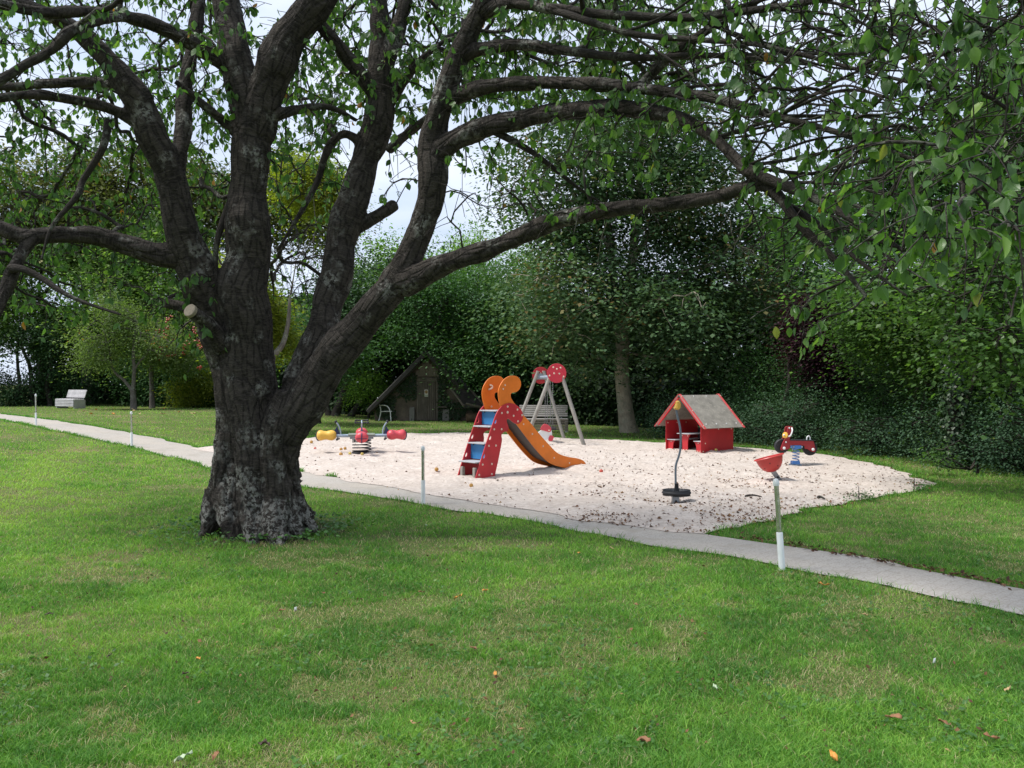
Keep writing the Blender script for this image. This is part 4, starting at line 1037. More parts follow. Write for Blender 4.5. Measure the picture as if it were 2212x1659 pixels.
for X, Y in [(745,536),(880,578),(665,626),(743,615),(827,664),(943,655),(888,740),(560,851),(662,849),(486,1079),(583,1075),(400,1338),(527,1330),(352,1481),(527,1470),(350,1552),(527,1540)]:
    u, z = cr1(X, Y); dome('bolt_cap', SO + SU * u + SN * -.010 + UP * z, -SN, .024 if (X, Y) == (743, 615) else .019, M_CREAM, panels[0])
for X, Y in [(710,240),(684,293),(965,778),(1087,915),(1236,1083),(1387,1245),(1600,1317),(1762,1333)]:
    u, z = cr1(X, Y, OI); dome('bolt_cap', SO + SU * u + SN * .012 + UP * z, -SN, .017, M_CREAM, rails[0])
OF = SO + SN * (WID - .031)
u, z = cr1(527, 537, OF); dome('bolt_cap', SO + SU * u + SN * (WID - .032) + UP * z, -SN, .019, M_CREAM, rails[1])
hg = [cr1(X, Y, OF) for X, Y in [(478, 300), (505, 288), (517, 268), (512, 248), (495, 240)]]
MB().tube([SO + SU * u + SN * (WID - .045 - .03 * math.sin(math.pi * i / 8)) + UP * z for i, (u, z) in enumerate(catmull(hg, 2, False))], .016, 8).build('hand_grip', M_CREAM, rails[1], True)

# ---------------------------------------------------------------- swing
def swing_end(T, fl, fr, name): return T, fl, fr
swing = thing('swing_frame', (.97, 22.9, 0), 'wooden A-frame swing with red discs at the top and two seats on chains', 'swing')
TN, TF = Vector((1.11, 21.3, 1.87)), Vector((.83, 24.4, 1.85)); bd = (TF - TN).normalized(); cr = Vector((bd.y, -bd.x, 0)).normalized()
MB().tube([TN + bd * -.05 + Vector((0, 0, -.08)), TF + bd * .05 + Vector((0, 0, -.06))], .045, 14).build('top_beam', M_BLUESTEEL, swing, True)
for T, feet, s in ((TN, ((1.86, 21.15), (.22, 21.35)), -1), (TF, ((1.54, 24.25), (-.06, 24.55)), 1)):
    for k, (fx, fy) in enumerate(feet):
        f = Vector((fx, fy, -.15)); sd = cr if k == 0 else -cr
        if (f - T).dot(cr) < 0: sd = -cr
        else: sd = cr
        tp = T + sd * .08 + Vector((0, 0, .12))
        v = (f - tp).normalized(); wd = v.cross(bd).normalized()
        MB().tube([tp, tp.lerp(f, .5), f], [.047, .048, .050], 12).build('leg', M_POSTW, swing, True)
    dpt = T + bd * s * .058
    u_ = cr if s < 0 else cr
    circ = [(.243 * math.cos(a), .243 * math.sin(a)) for a in [2 * math.pi * i / 40 for i in range(40)]]
    disc = plate('end_disc', circ, [], .02, dpt, cr, UP, M_RED if s > 0 else m_basic('red_disc', (.60, .03, .055), .42, 0, .1, 3, .05), swing, .004)
    if s < 0:
        for a, b in [(-.085, .145), (.098, .135), (.005, .105), (-.065, -.005), (.068, -.012), (-.178, -.062), (.176, -.085)]:
            dome('bolt_cap', dpt + cr * a + UP * b - bd * .01, -bd, .023, M_CREAM, disc)
    else:
        for a, b in [(-.05, .10), (.06, .11), (0, .06), (-.12, -.05)]:
            dome('bolt_cap', dpt + cr * a + UP * b - bd * .01, -bd, .020, M_CREAM, disc)
        MB().rbox(dpt - bd * .012, cr, bd, UP, (-.13, .13), (-.03, -.012), (-.12, .05), .004).build('bracket', M_STEEL, swing)
for t, zs in ((.62, .44), (.28, .445)):
    c = TN.lerp(TF, t) + Vector((0, 0, -.10))
    for s in (-1, 1):
        p0 = c + bd * s * .22; p1 = Vector((p0.x, p0.y, zs + .16))
        nL = 46; mb = MB()
        for i in range(nL):       # chain links
            q = p0.lerp(p1, (i + .5) / nL); r_ = (p0 - p1).length / nL * .62
            uu = cr if i % 2 else bd
            mb.tube([q + uu * (.009 * math.cos(a)) + UP * (r_ * math.sin(a)) for a in [2 * math.pi * k / 8 for k in range(8)]], .0035, 4, False, True)
        for s2 in (-1, 1): mb.tube([p1, p1 + cr * s2 * .055 + UP * -.14], .006, 6)
        mb.build('chain', M_CHAIN, swing)
    MB().rbox(Vector((c.x, c.y, zs)), bd, cr, UP, (-.24, .24), (-.10, .10), (-.035, .02), .014).build('swing_seat', M_BLACK, swing)

# ---------------------------------------------------------------- four seat spring carousel
C4 = gnd(1356.5 / K, 1706 / K); z0 = sz(C4.x, C4.y)
bug = thing('spring_seesaw', (0, 0, 0), 'four seat spring rocker with one yellow and red peanut shaped seats round a coil spring', 'spring rocker')
mb = MB(); pts = []
for i in range(161):
    t = i / 160; a = t * 2 * math.pi * 4.6; pts.append((.205 * math.cos(a), .205 * math.sin(a), .02 + .31 * t))
mb.tube(pts, .012, 8); mb.build('coil_spring', M_BLACK, bug, True)
MB().lathe([(.215, -.02), (.225, 0), (.215, .02), (.17, .022), (.168, -.02)], (0, 0, .01), (0, 0, 1), 28).build('spring_foot', M_BLACK, bug, True)
mb = MB(); mb.rbox((0, 0, 0), (1, 0, 0), (0, 1, 0), (0, 0, 1), (-.26, .26), (-.26, .26), (.335, .365), .004)
for a, b in ((-1, -1), (1, -1), (-1, 1), (1, 1)): mb.rbox((a * .17, b * .17, 0), (1, 0, 0), (0, 1, 0), (0, 0, 1), (-.04, .04), (-.04, .04), (.29, .335), .004)
mb.build('spring_head', M_STEEL, bug)
MB().rbox((0, 0, 0), (1, 0, 0), (0, 1, 0), (0, 0, 1), (-.30, .30), (-.30, .30), (.415, .438), .006).build('deck_plate', m_basic('green_grey_deck', (.20, .22, .18), .7, 0, .3, 10, .2), bug)
MB().rbox((0, 0, 0), (1, 0, 0), (0, 1, 0), (0, 0, 1), (-.26, .26), (-.26, .26), (.367, .413), .004).build('frame', M_STEEL, bug)
for ai, (ang, ms_) in enumerate(((180, M_YEL), (0, M_PINK), (-90, M_PINK), (90, M_PINK))):
    a = math.radians(ang); R_ = Vector((math.cos(a), math.sin(a), 0)); S_ = Vector((-R_.y, R_.x, 0)); zc = .41
    MB().tube([R_ * .24 + UP * .395, R_ * .56 + UP * .40], .036, 12).build('arm', M_BLUESTEEL, bug, True)
    prof = [(.02, 0), (.070, .012), (.103, .05), (.118, .11), (.108, .17), (.094, .225), (.103, .28), (.121, .34), (.112, .39), (.075, .425), (.02, .437)]
    seat = MB().lathe(prof, R_ * .56 + UP * zc, R_, 24, 1.18, 1.0, S_).build('seat', ms_, bug, True)
    fin = catmull([(.47, .40), (.47, .40), (.545, .62), (.545, .62), (.60, .53), (.70, .46), (.85, .49), (.95, .52), (1.005, .47), (1.02, .40), (1.0, .32), (.96, .285), (.90, .30), (.75, .34), (.58, .36)], 3)
    plate('fin', fin, [], .022, Vector((0, 0, 0)), R_, UP, M_NAVY, bug, .004)
    post = catmull([tuple(R_ * .47 + UP * .42), tuple(R_ * .475 + UP * .52), tuple(R_ * .51 + UP * .62), tuple(R_ * .575 + UP * .715)], 5, False)
    hb = MB().tube(post, .017, 10).build('handle_post', M_BLUESTEEL, bug, True)
    e = R_ * .575 + UP * .715
    for s in (-1, 1): MB().lathe([(.010, 0), (.016, .01), (.017, .06), (.018, .105), (.028, .118), (.026, .14), (.01, .147)], e + S_ * s * .012, S_ * s, 12).build('grip', M_BLACK, hb, True)
    MB().tube([R_ * .53 + UP * .395 + S_ * -.01, R_ * .53 + UP * .36], .02, 8).build('foot_bracket', M_BLUESTEEL, bug, True)
    for s in (-1, 1):
        fp = MB().tube([R_ * .53 + UP * .385, R_ * (.53 + .02 * s) + S_ * s * .13 + UP * .33], .012, 8).build('foot_peg', M_STEEL, bug, True)
        MB().lathe([(.014, 0), (.018, .005), (.019, .04), (.027, .05), (.022, .068), (.004, .07)], R_ * (.53 + .016 * s) + S_ * s * .105 + UP * .343, S_ * s + UP * -.42, 10).build('peg_cap', M_BLACK, fp, True)
    if ang == -90:
        MB().box((-.12, .12), (-.9995, -.985), (.382, .392)).build('crease_strip', M_NAVY, seat)  # dark strip stands in for the shaded crease in the seat end
bug.location = (C4.x, C4.y, z0 - .01); bug.rotation_euler = (0, 0, math.radians(10))

# ---------------------------------------------------------------- spring horse seen behind the slide
hp = Vector((.62, 18.7, 0)); hz = sz(hp.x, hp.y)
horse = thing('spring_rocker', (hp.x, hp.y, hz), 'red and white spring rocker half hidden behind the orange slide', 'spring rocker')
mb = MB(); mb.tube([(hp.x - .12 + .10 * math.cos(t * .6), hp.y + .10 * math.sin(t * .6), hz + .02 + .26 * t / 50) for t in range(51)], .011, 8); mb.build('coil_spring', M_BLACK, horse, True)
ex = Vector((1, .12, 0)).normalized()
hw = catmull([(-.45, .30), (-.38, .40), (-.15, .43), (.0, .52), (.10, .58), (.20, .60), (.25, .52), (.26, .42), (.20, .34), (.0, .28), (-.25, .27)], 4)
plate('body_board', hw, [], .03, hp + UP * hz, ex, UP, M_WHITE, horse, .005)
hr = catmull([(.0, .55), (.06, .655), (.13, .665), (.22, .61), (.245, .54), (.215, .49), (.15, .50), (.08, .52)], 4)
hr2 = catmull([(.18, .33), (.21, .41), (.26, .415), (.30, .385), (.285, .33), (.26, .29), (.2, .29)], 4)
for s in (-1,):
    q = plate('head_board', hr, [], .02, hp + UP * hz + Vector((0, -.028, 0)), ex, UP, M_PINK, horse, .004); plate('chest_board', hr2, [], .02, hp + UP * hz + Vector((0, -.028, 0)), ex, UP, M_PINK, horse, .004)
    dome('bolt_cap', hp + UP * (hz + .525) + ex * .195 + Vector((0, -.045, 0)), (0, -1, 0), .017, M_CREAM, q)
MB().rbox(hp + UP * hz, ex, Vector((0, 1, 0)), UP, (-.26, -.04), (-.09, .09), (.285, .31), .006).build('seat', M_BLACK, horse)

# ---------------------------------------------------------------- slatted benches
def make_bench(mw, mf, label):
    b = thing('park_bench', (0, 0, 0), label, 'bench', 'slatted benches with concrete ends')
    X = (1, 0, 0); Y = (0, 1, 0); Z = (0, 0, 1)
    for s in (-1, 1):
        MB().rbox((s * .76, 0, 0), X, Y, Z, (-.05, .05), (-.27, .30), (-.05, .40), .008).build('concrete_end', M_CONC, b)
    for i in range(5):     # front slats
        z = .085 + i * .075; MB().rbox((0, -.30, z), X, Y, Z, (-.81, .81), (-.022, .022), (0, .058), .006).build('front_slat', mf, b)
    for i in range(6):     # seat slats
        y = -.225 + i * .085; MB().rbox((0, y, .43), X, Y, Z, (-.81, .81), (-.033, .033), (-.022, .022), .006).build('seat_slat', mw, b)
    tilt = Vector((0, .30, .954)); tn = Vector((0, -.954, .30))
    for i in range(6):
        c = Vector((0, .26, .51)) + tilt * (i * .068)
        MB().rbox(c, X, tn, tilt, (-.81, .81), (-.018, .018), (0, .054), .006).build('back_slat', mw, b)
    for s in (-.6, .6): MB().rbox(Vector((s, .285, .36)), X, tn, tilt, (-.025, .025), (-.018, .012), (0, .55), .004).build('back_strut', M_STEEL, b)
    return b
BP = gnd(2040 / K, 1620 / K)
b1 = make_bench(M_WOODG, M_WOODB, 'brown slatted bench with concrete ends on the lawn behind the swing')
b1.location = (1.05, 28.3, 0); b1.rotation_euler = (0, 0, math.radians(-2))
b2 = copy_tree(b1); b2['label'] = 'pale slatted bench with low concrete end at the left hedge'
p = at(268 / K, 1524 / K, 42.0); b2.location = (p.x - .05, 42.0, float(g(p.x)) + .02); b2.rotation_euler = (0, 0, math.radians(-33)); b2.scale = (1, 1, 1)
M_LITLARCH = m_wood('lit_larch', (.50, .48, .49), (.62, .60, .62))  # same larch; the left bench's stronger daylight is put into its colour
for ch in b2.children:
    if 'slat' in ch.name: ch.data = ch.data.copy(); ch.data.materials[0] = M_LITLARCH

# ---------------------------------------------------------------- garden chair
p = gnd(1460 / K, 1568 / K); p.y = 37.0; p.x = (1455 / K - CX) / F * 37
ch = thing('garden_chair', (p.x, p.y, 0), 'white metal garden chair with grey mesh seat beside the old hut', 'chair')
fx = Vector((.93, -.36, 0)); fy = Vector((.36, .93, 0))
def cp(a, b, z): return p * 1 + fx * a + fy * b + UP * z
for s in (-1, 1):
    b = s * .27
    MB().tube(catmull([tuple(cp(-.30, b, 0)), tuple(cp(-.20, b, .40)), tuple(cp(-.26, b, .68)), tuple(cp(-.36, b, 1.02))], 4, False), .022, 8).build('back_post', M_WMET, ch, True)
    MB().tube(catmull([tuple(cp(.30, b, 0)), tuple(cp(.26, b, .40)), tuple(cp(.16, b, .60)), tuple(cp(-.02, b, .67)), tuple(cp(-.26, b, .66))], 4, False), .022, 8).build('arm_rest', M_WMET, ch, True)
    MB().tube([cp(-.20, b * .94, .40), cp(.34, b * .94, .42)], .019, 8).build('seat_rail', M_WMET, ch, True)
MB().obox(p, fx, fy, UP, (-.20, .34), (-.25, .25), (.40, .412)).build('seat', M_MESH, ch)
bk = cp(-.21, 0, .42); tl = (cp(-.36, 0, 1.02) - bk).normalized()
MB().obox(bk, tl.cross(fy), fy, tl, (-.006, .006), (-.25, .25), (0, .60)).build('backrest', M_MESH, ch)

# ---------------------------------------------------------------- play house
N0 = Vector((4.24, 19.1, 0)); e1 = Vector((.826, .563, 0)); e2 = Vector((-.563, .826, 0)); A1, A2 = 1.07, 1.12
hz = -.01
ph = thing('playhouse', N0, 'small red open playhouse with grey board roof standing in the sandpit', 'playhouse')
def hb(a, b, c, name, mat, parent=ph, r=.005): return MB().rbox(N0 + UP * hz, e1, e2, UP, a, b, c, r).build(name, mat, parent)
hb((-.03, A1 + .02), (-.03, A2 + .03), (-.04, .055), 'floor_frame', M_POSTW)
wr = hb((0, A1), (0, .020), (.057, .70), 'side_wall', M_RED); wl = hb((0, A1), (A2 - .020, A2), (.057, .76), 'side_wall', M_RED)
hb((A1 - .018, A1), (.024, A2 - .024), (.057, .56), 'back_panel', m_basic('dark_grey_board', (.05, .052, .055), .6, 0, .2, 4, .1))
mid = N0 + e2 * (A2 / 2); RZ, EZ, OV = 1.34, .60, .16
roofs = []
for s in (-1, 1):
    top = mid + UP * RZ; eave = mid + e2 * (s * (A2 / 2 + .20)) + UP * EZ
    sl_ = (eave - top); Ls = sl_.length; sl_.normalize(); nn = e1.cross(sl_) * (1 if s < 0 else -1)
    if nn.z < 0: nn = -nn
    rf = MB().rbox(top, e1, sl_, nn, (-.13, A1 + .13), (.004, Ls), (0, .016), .004).build('roof_panel', M_HPL, ph); roofs.append(rf)
    for x0 in (-.135, A1 + .075):
        tr = MB().rbox(top, e1, sl_, nn, (x0, x0 + .06), (-.012, Ls + .03), (.018, .036), .006).build('barge_board', m_basic('pink_red_board', (.58, .075, .075), .5, 0, .15, 4, .05), ph)
        for q in (.06, .5, .94): dome('bolt_cap', top + e1 * (x0 + .03) + sl_ * (Ls * q) + nn * .036, nn, .013, M_CREAM, tr)
        MB().rbox(top, e1, sl_, nn, (x0 + .01, x0 + .05), (.06, Ls - .08), (-.04, -.003), .004).build('rafter', M_RED, ph)
    if s < 0:
        for k in range(4): dome('bolt_cap', top + e1 * (.04 + k * .33) + sl_ * (Ls * .88) + nn * .016, nn, .016, M_WHITE, rf)
        for k in (.3, .72): dome('bolt_cap', top + e1 * k + sl_ * .05 + nn * .016, nn, .014, M_WHITE, rf)
for x, z in ((.07, .09), (.53, .11), (1.0, .10), (1.0, .58), (.57, .585), (.14, .27)):
    dome('bolt_cap', N0 + e1 * x + UP * (z + hz), -e2, .018, M_CREAM, wr)
for x, z in ((.06, .70), (.36, .70), (.66, .70)):
    dome('bolt_cap', N0 + e1 * x + e2 * (A2 - .02) + UP * (z + hz), -e2, .016, M_CREAM, wl)
hb((.02, .95), (A2 / 2 - .17, A2 / 2 + .22), (.455, .472), 'table_top', M_GREY)
leg_o = catmull([(-.16, .452), (-.16, .452), (.16, .452), (.16, .452), (.105, .36), (.085, .22), (.085, .058), (.085, .058), (-.085, .058), (-.085, .058), (-.085, .22), (-.105, .36)], 4)
tl_ = plate('table_leg', leg_o, [], .02, N0 + e1 * .10 + e2 * (A2 / 2 + .02) + UP * hz, e2, UP, M_RED, ph, .004)
plate('table_leg', leg_o, [], .02, N0 + e1 * .82 + e2 * (A2 / 2 + .02) + UP * hz, e2, UP, M_RED, ph, .004)
for a, b in ((-.09, .42), (.09, .42), (-.05, .09), (.04, .09)): dome('bolt_cap', N0 + e1 * .09 + e2 * (A2 / 2 + .02 + a) + UP * (b + hz), -e1, .016, M_CREAM, tl_)
for s, y0, y1 in ((1, A2 - .30, A2 - .022), (-1, .022, .26)):
    hb((.02, A1 - .04), (y0, y1), (.300, .316), 'bench_seat', M_GREY)
    c = N0 + e2 * (A2 - .022 if s > 0 else .022) + UP * hz
    bo = catmull([(0, .298), (0, .298), (-s * .24, .298), (-s * .24, .298), (-s * .19, .24), (-s * .17, .15), (-s * .17, .058), (-s * .17, .058), (0, .058), (0, .058)], 4)
    bl = plate('bench_support', bo, [], .02, c + e1 * .06, e2, UP, M_RED, ph, .004)
    for a, b in ((.11, .27), (.05, .09), (.12, .09)): dome('bolt_cap', c + e1 * .05 - e2 * (s * a) + UP * b, -e1, .014, M_CREAM, bl)

# ---------------------------------------------------------------- tyre spinner
TS = Vector(((2533 / K - CX) / F * 11.25, 11.25, 0)); tz = sz(TS.x, TS.y)
sp = thing('tyre_spinner', (TS.x, TS.y, tz), 'standing spinner with bent grey pole, yellow knob and a small black tyre to stand on', 'spinner')
def cr5(X, Y): q = at((2420 + X * .28944) / K, (1450 + Y * .28944) / K, TS.y); return q
MB().rbox(Vector((TS.x, TS.y, 0)), (1, 0, 0), (0, 1, 0), (0, 0, 1), (-.045, .045), (-.045, .045), (tz - .05, .165), .006).build('base_post', M_STEEL, sp)
MB().lathe([(.012, -.004), (.016, 0), (.016, .008), (.01, .01), (.004, .01)], (TS.x, TS.y - .045, .055), (0, -1, 0), 12).build('bolt', M_BLACK, sp, True)
prof = [(.147 + .043 * math.cos(a), .031 * math.sin(a)) for a in [-math.pi + 2 * math.pi * k / 16 for k in range(17)]]
tc_ = cr5(404, 1374); tyre = MB().lathe(prof, tc_, (0, 0, 1), 40).build('tyre', M_BLACK, sp, True)
mb = MB()
for k in range(44):
    a = 2 * math.pi * k / 44; R_ = Vector((math.cos(a), math.sin(a), 0)); S_ = Vector((-R_.y, R_.x, 0))
    for s in (-1, 1):
        mb.obox(tc_ + R_ * .1665 + UP * (s * .0335) + S_ * 0, (R_ * .9 + S_ * .45).normalized(), S_, UP, (-.018, .018), (-.006, .006), (-.003, .003))
mb.build('tread', M_BLACK, tyre)
MB().lathe([(.104, -.012), (.104, .012), (.03, .014), (.03, -.014)], tc_, (0, 0, 1), 30).build('hub_plate', M_BLACK, sp, True)
MB().lathe([(.036, 0), (.033, .03), (.025, .10), (.028, .105), (.028, .118), (.012, .12)], tc_ + UP * .0, (0, 0, 1), 18).build('sleeve', M_BLACK, sp, True)
pp = catmull([tuple(cr5(*q)) for q in [(394,1330),(393,1245),(392,1100),(398,1010),(430,915),(452,820),(460,700),(455,580),(440,480),(415,390),(402,310),(403,280)]], 4, False)
MB().tube(pp, .0145, 12).build('pole', M_POLE, sp, True)
ko = [(430,186),(448,205),(456,235),(454,265),(442,290),(425,302),(405,303),(380,298),(370,285),(362,270),(380,275),(372,258),(390,262),(378,240),(394,243),(384,222),(400,222),(392,205),(400,190),(415,184)]
kb = cr5(410, 245)
plate('knob', [(cr5(*q).x - kb.x, cr5(*q).z - kb.z) for q in ko], [], .075, kb, (1, 0, 0), UP, M_YEL, sp, .016)

# ---------------------------------------------------------------- red bowl spinner
BS = Vector(((2931 / K - CX) / F * 13.3, 13.3, 0)); bz = sz(BS.x, BS.y)
bw = thing('bowl_spinner', (BS.x, BS.y, bz), 'tilted red bowl seat spinner with small dents on a slanting steel post', 'spinner')
ax = Vector((-.25, .10, .96)).normalized()
bt = at((2820 + 228 * .3436) / K, (1580 + 545 * .3436) / K, 13.25)
pb = Vector((BS.x, BS.y, bz - .06)); pv = (bt - pb)
MB().rbox(pb, Vector((1, 0, .2)).normalized(), (0, 1, 0), pv.normalized(), (-.036, .036), (-.036, .036), (0, pv.length + .02), .006).build('post', M_STEEL, bw)
MB().lathe([(.012, -.004), (.017, 0), (.017, .01), (.01, .013), (.002, .013)], pb.lerp(bt, .52) + Vector((0, -.037, 0)), (0, -1, 0), 12).build('bolt', M_BLACK, bw, True)
bowl_o = [(.03, -.012), (.09, .004), (.140, .045), (.175, .10), (.197, .165), (.207, .207), (.226, .212), (.236, .222), (.228, .232), (.200, .228), (.185, .165), (.160, .10), (.125, .052), (.08, .02), (.02, .008)]
bowl = MB().lathe(bowl_o, bt, ax, 40).build('bowl', M_BOWL, bw, True)
u_, w_ = frame(ax)
for k in range(9):
    a = 2 * math.pi * k / 9; h_ = .075 if k % 2 else .135; r_ = .158 if k % 2 else .186
    q = bt + ax * h_ + (u_ * math.cos(a) + w_ * math.sin(a)) * r_
    nn = ((u_ * math.cos(a) + w_ * math.sin(a)) - ax * .35).normalized()
    MB().lathe([(.016, -.004), (.014, .002), (.006, .003), (.001, .003)], q, nn, 10).build('dent', m_basic('dark_red', (.20, .02, .02), .5), bowl)

# ---------------------------------------------------------------- motorbike spring rocker
MS = Vector(((2988 / K - CX) / F * 16.3, 16.3, 0)); mz = sz(MS.x, MS.y)
mo = thing('motorbike_rocker', (MS.x, MS.y, mz), 'red motorbike spring rocker with black wheels on a blue coil spring', 'spring rocker')
def cr6(X, Y): return at((2820 + X * .3436) / K, (1580 + Y * .3436) / K, MS.y)
def loc6(pts): return [(cr6(*q).x - MS.x, cr6(*q).z) for q in pts]
M_MOTO = m_basic('dark_red_board', (.33, .018, .024), .45, 0, .12, 5, .05)
body = loc6([(305,300),(318,318),(345,312),(400,300),(410,268),(430,262),(555,265),(570,298),(600,305),(640,330),(672,335),(684,312),(668,230),(650,212),(560,212),(430,207),(405,205),(415,160),(440,95),(440,68),(425,57),(395,60),(382,75),(375,110),(355,180),(330,230)])
bo_ = plate('body_board', catmull(body, 3), [], .03, Vector((MS.x, MS.y - .03, 0)), (1, 0, 0), UP, M_MOTO, mo, .005)
plate('body_board', catmull(body, 3), [], .03, Vector((MS.x, MS.y + .12, 0)), (1, 0, 0), UP, M_MOTO, mo, .005)
for cxp, cyp, r_ in ((330, 275, 79), (640, 297, 79)):
    c = cr6(cxp, cyp); rr = r_ * .3436 / K / F * MS.y
    MB().lathe([(rr * .5, -.035), (rr * .9, -.04), (rr, -.02), (rr, .02), (rr * .9, .04), (rr * .5, .035)], c + Vector((0, .045, 0)), (0, -1, 0), 36).build('wheel', M_BLACK, mo, True)
MB().rbox(Vector((MS.x, MS.y + .045, 0)), (1, 0, -.02), (0, 1, 0), UP, (cr6(405, 0).x - MS.x, cr6(668, 0).x - MS.x), (-.10, .10), (cr6(0, 212).z, cr6(0, 203).z), .004).build('seat', M_BLACK, mo)
mb = MB(); z0_, z1_ = cr6(0, 492).z, cr6(0, 296).z; cx_ = cr6(487, 0).x
mb.tube([(cx_ + .062 * math.cos(t * .52), MS.y + .045 + .062 * math.sin(t * .52), z0_ + (z1_ - z0_) * t / 72) for t in range(73)], .0095, 8); mb.build('coil_spring', m_basic('pale_blue_coil', (.22, .36, .66), .4, 0, .1, 8, .05), mo, True)
MB().rbox(Vector((cx_, MS.y + .02, 0)), (1, 0, 0), (0, 1, 0), UP, (-.078, .078), (-.07, .11), (cr6(0, 300).z, cr6(0, 263).z), .006).build('head_plate', M_BLUESP, mo)
MB().rbox(Vector((cx_ - .012, MS.y + .045, 0)), (1, 0, 0), (0, 1, 0), UP, (-.072, .072), (-.07, .07), (cr6(0, 472).z, cr6(0, 436).z), .006).build('spring_clamp', M_BLUESP, mo)
ft = loc6([(418,472),(432,498),(450,503),(470,488),(495,484),(520,490),(535,504),(548,500),(548,478),(520,470),(440,468)])
plate('spring_foot', catmull(ft, 2), [], .12, Vector((MS.x, MS.y + .04, 0)), (1, 0, 0), UP, m_basic('blue_grey_foot', (.20, .27, .36), .5), mo, .005)
for X, Y in ((446, 278), (537, 280), (362, 228), (398, 74)): dome('bolt_cap', cr6(X, Y) + Vector((0, -.055, 0)), (0, -1, 0), .016 if X > 420 and X < 540 else .015, M_WHITE if X < 400 else M_BLUESTEEL, bo_)
for X, Y in ((340, 292), (652, 306)):
    q = cr6(X, Y) + Vector((0, -.045, 0)); MB().lathe([(.014, 0), (.018, .01), (.02, .07), (.028, .10), (.024, .125), (.006, .13)], q, (-.25, -1, .05), 12).build('foot_peg', M_WHITE, mo, True)
MB().tube(catmull([tuple(cr6(*q) + Vector((0, dy, 0))) for q, dy in (((378,165),-.05),((395,160),-.10),((408,135),-.12),((420,100),-.11),((424,72),-.06))], 3, False), .014, 8).build('handlebar', M_WHITE, mo, True)
MB().tube(catmull([tuple(cr6(*q) + Vector((0, .04, 0))) for q in ((606,212),(608,180),(625,164),(640,180),(642,215),(630,245))], 3, False), .013, 8).build('seat_handle', M_WHITE, mo, True)
MB().lathe([(.012, -.01), (.056, -.008), (.060, 0), (.056, .012), (.02, .02), (.002, .02)], cr6(354, 152) + Vector((0, -.045, 0)), (-.75, -.62, .1), 24).build('headlamp', M_YEL, mo, True)
dome('lamp_nose', cr6(338, 150) + Vector((0, -.065, 0)), (-.75, -.62, .1), .018, M_WHITE, mo, .02)

# ---------------------------------------------------------------- marker posts along the path
def make_post(label):
    p = thing('marker_post', (0, 0, 0), label, 'post', 'white sleeved marker posts along the path')
    MB().lathe([(.0275, -.25), (.0275, .325), (.0245, .332), (.02, .332)], (0, 0, 0), (0, 0, 1), 18).build('sleeve', M_WHITE, p, True)
    MB().lathe([(.021, .30), (.021, .755), (.012, .757)], (0, 0, 0), (0, 0, 1), 18).build('tube', M_BRASSY, p, True)
    MB().lathe([(.0255, .735), (.027, .745), (.026, .775), (.018, .792), (.003, .797)], (0, 0, 0), (0, 0, 1), 18).build('cap', M_WHITE, p, True)
    return p
p0 = make_post('nearest marker post, leaning left in front of the red bowl')
for i, (px, py, hh, dd, lean, lab) in enumerate([(2933, 2140, .79, None, (-.01, -.066), None), (1587, 1893, .78, None, (0, -.006), 'thin marker post standing in front of the slide ladder'),
        (494, 1679, .85, 20.0, (0, -.012), 'thin marker post in front of the small forked apple tree'), (135, 1599, .95, 25.0, (0, -.008), 'farthest marker post, near the pale bench at left')]):
    o = p0 if i == 0 else copy_tree(p0)
    q = gnd(px / K, py / K) if dd is None else at(px / K, py / K, dd)
    o.location = q; o.rotation_euler = (lean[0], lean[1], .3 * i); o.scale = (1, 1, hh / .797)
    if lab: o['label'] = lab

# ---------------------------------------------------------------- the old hut
HX, HY = -3.67, 37.0
hut = thing('garden_hut', (HX, HY, 0), 'dark old hut with steep gable roof, plank door and ivy grown rubble walls', 'hut')
hb_ = lambda: MB()
out = [(-2.3, -.1), (2.3, -.1), (2.3, .55), (0, 2.75), (-2.3, .55)]
mb = MB(); n5 = len(out)
vs = [(HX + a, HY + y, z) for y in (0, 3.6) for a, z in out]
mb.add(vs, [tuple(range(5)), tuple(range(9, 4, -1))] + [(i, (i + 1) % 5, (i + 1) % 5 + 5, i + 5)[::-1] for i in range(5)])
wall = mb.build('wall', M_RENDER, hut)
mb = MB()
rg = np.random.default_rng(5)
for i in range(11):      # boards of the gable over the door
    x0 = -.80 + i * .145; top_ = 2.75 - abs(x0 + .07) * .957 - .14
    if top_ > 1.95: mb.rbox(Vector((HX, HY, 0)), (1, 0, 0), (0, 1, 0), (0, 0, 1), (x0, x0 + .138), (-.045 + rg.uniform(-.008, .008), -.004), (1.93, top_), .005)
mb.build('gable_boards', m_wood('pale_old_planks', (.15, .125, .095), (.24, .205, .16), (30, 30, 1.5)), hut)
for s in (-1, 1):
    top_ = Vector((HX, HY, 3.02)); sl_ = Vector((s * 2.42, 0, -2.44)); Ls = sl_.length; sl_.normalize(); nn = Vector((s * .70, 0, .70))
    rf = MB().rbox(top_, (0, 1, 0), sl_, nn, (-.55, 4.0), (0, Ls + .15), (-.10, .05), .02).build('roof_slope', M_OLDDK, hut)
    MB().rbox(top_, (0, 1, 0), sl_, nn, (-.60, -.555), (.05, Ls + .2), (-.14, .02), .01).build('barge_board', M_OLDDK, hut)
    MB().tube([top_ + sl_ * .4 + Vector((0, -.40, -.22)), top_ + sl_ * (Ls - .1) + Vector((0, -.40, -.2))], .045, 8).build('rafter_pole', M_OLDDK, hut, True)
door = MB()
for i in range(9):
    x0 = -.38 + i * .081; w_ = rg.uniform(.05, .075)
    door.rbox(Vector((HX, HY, 0)), (1, 0, 0), (0, 1, 0), (0, 0, 1), (x0, x0 + w_), (-.085 + rg.uniform(-.012, .01), -.045), (.03 + rg.uniform(0, .03), 1.69), .006)
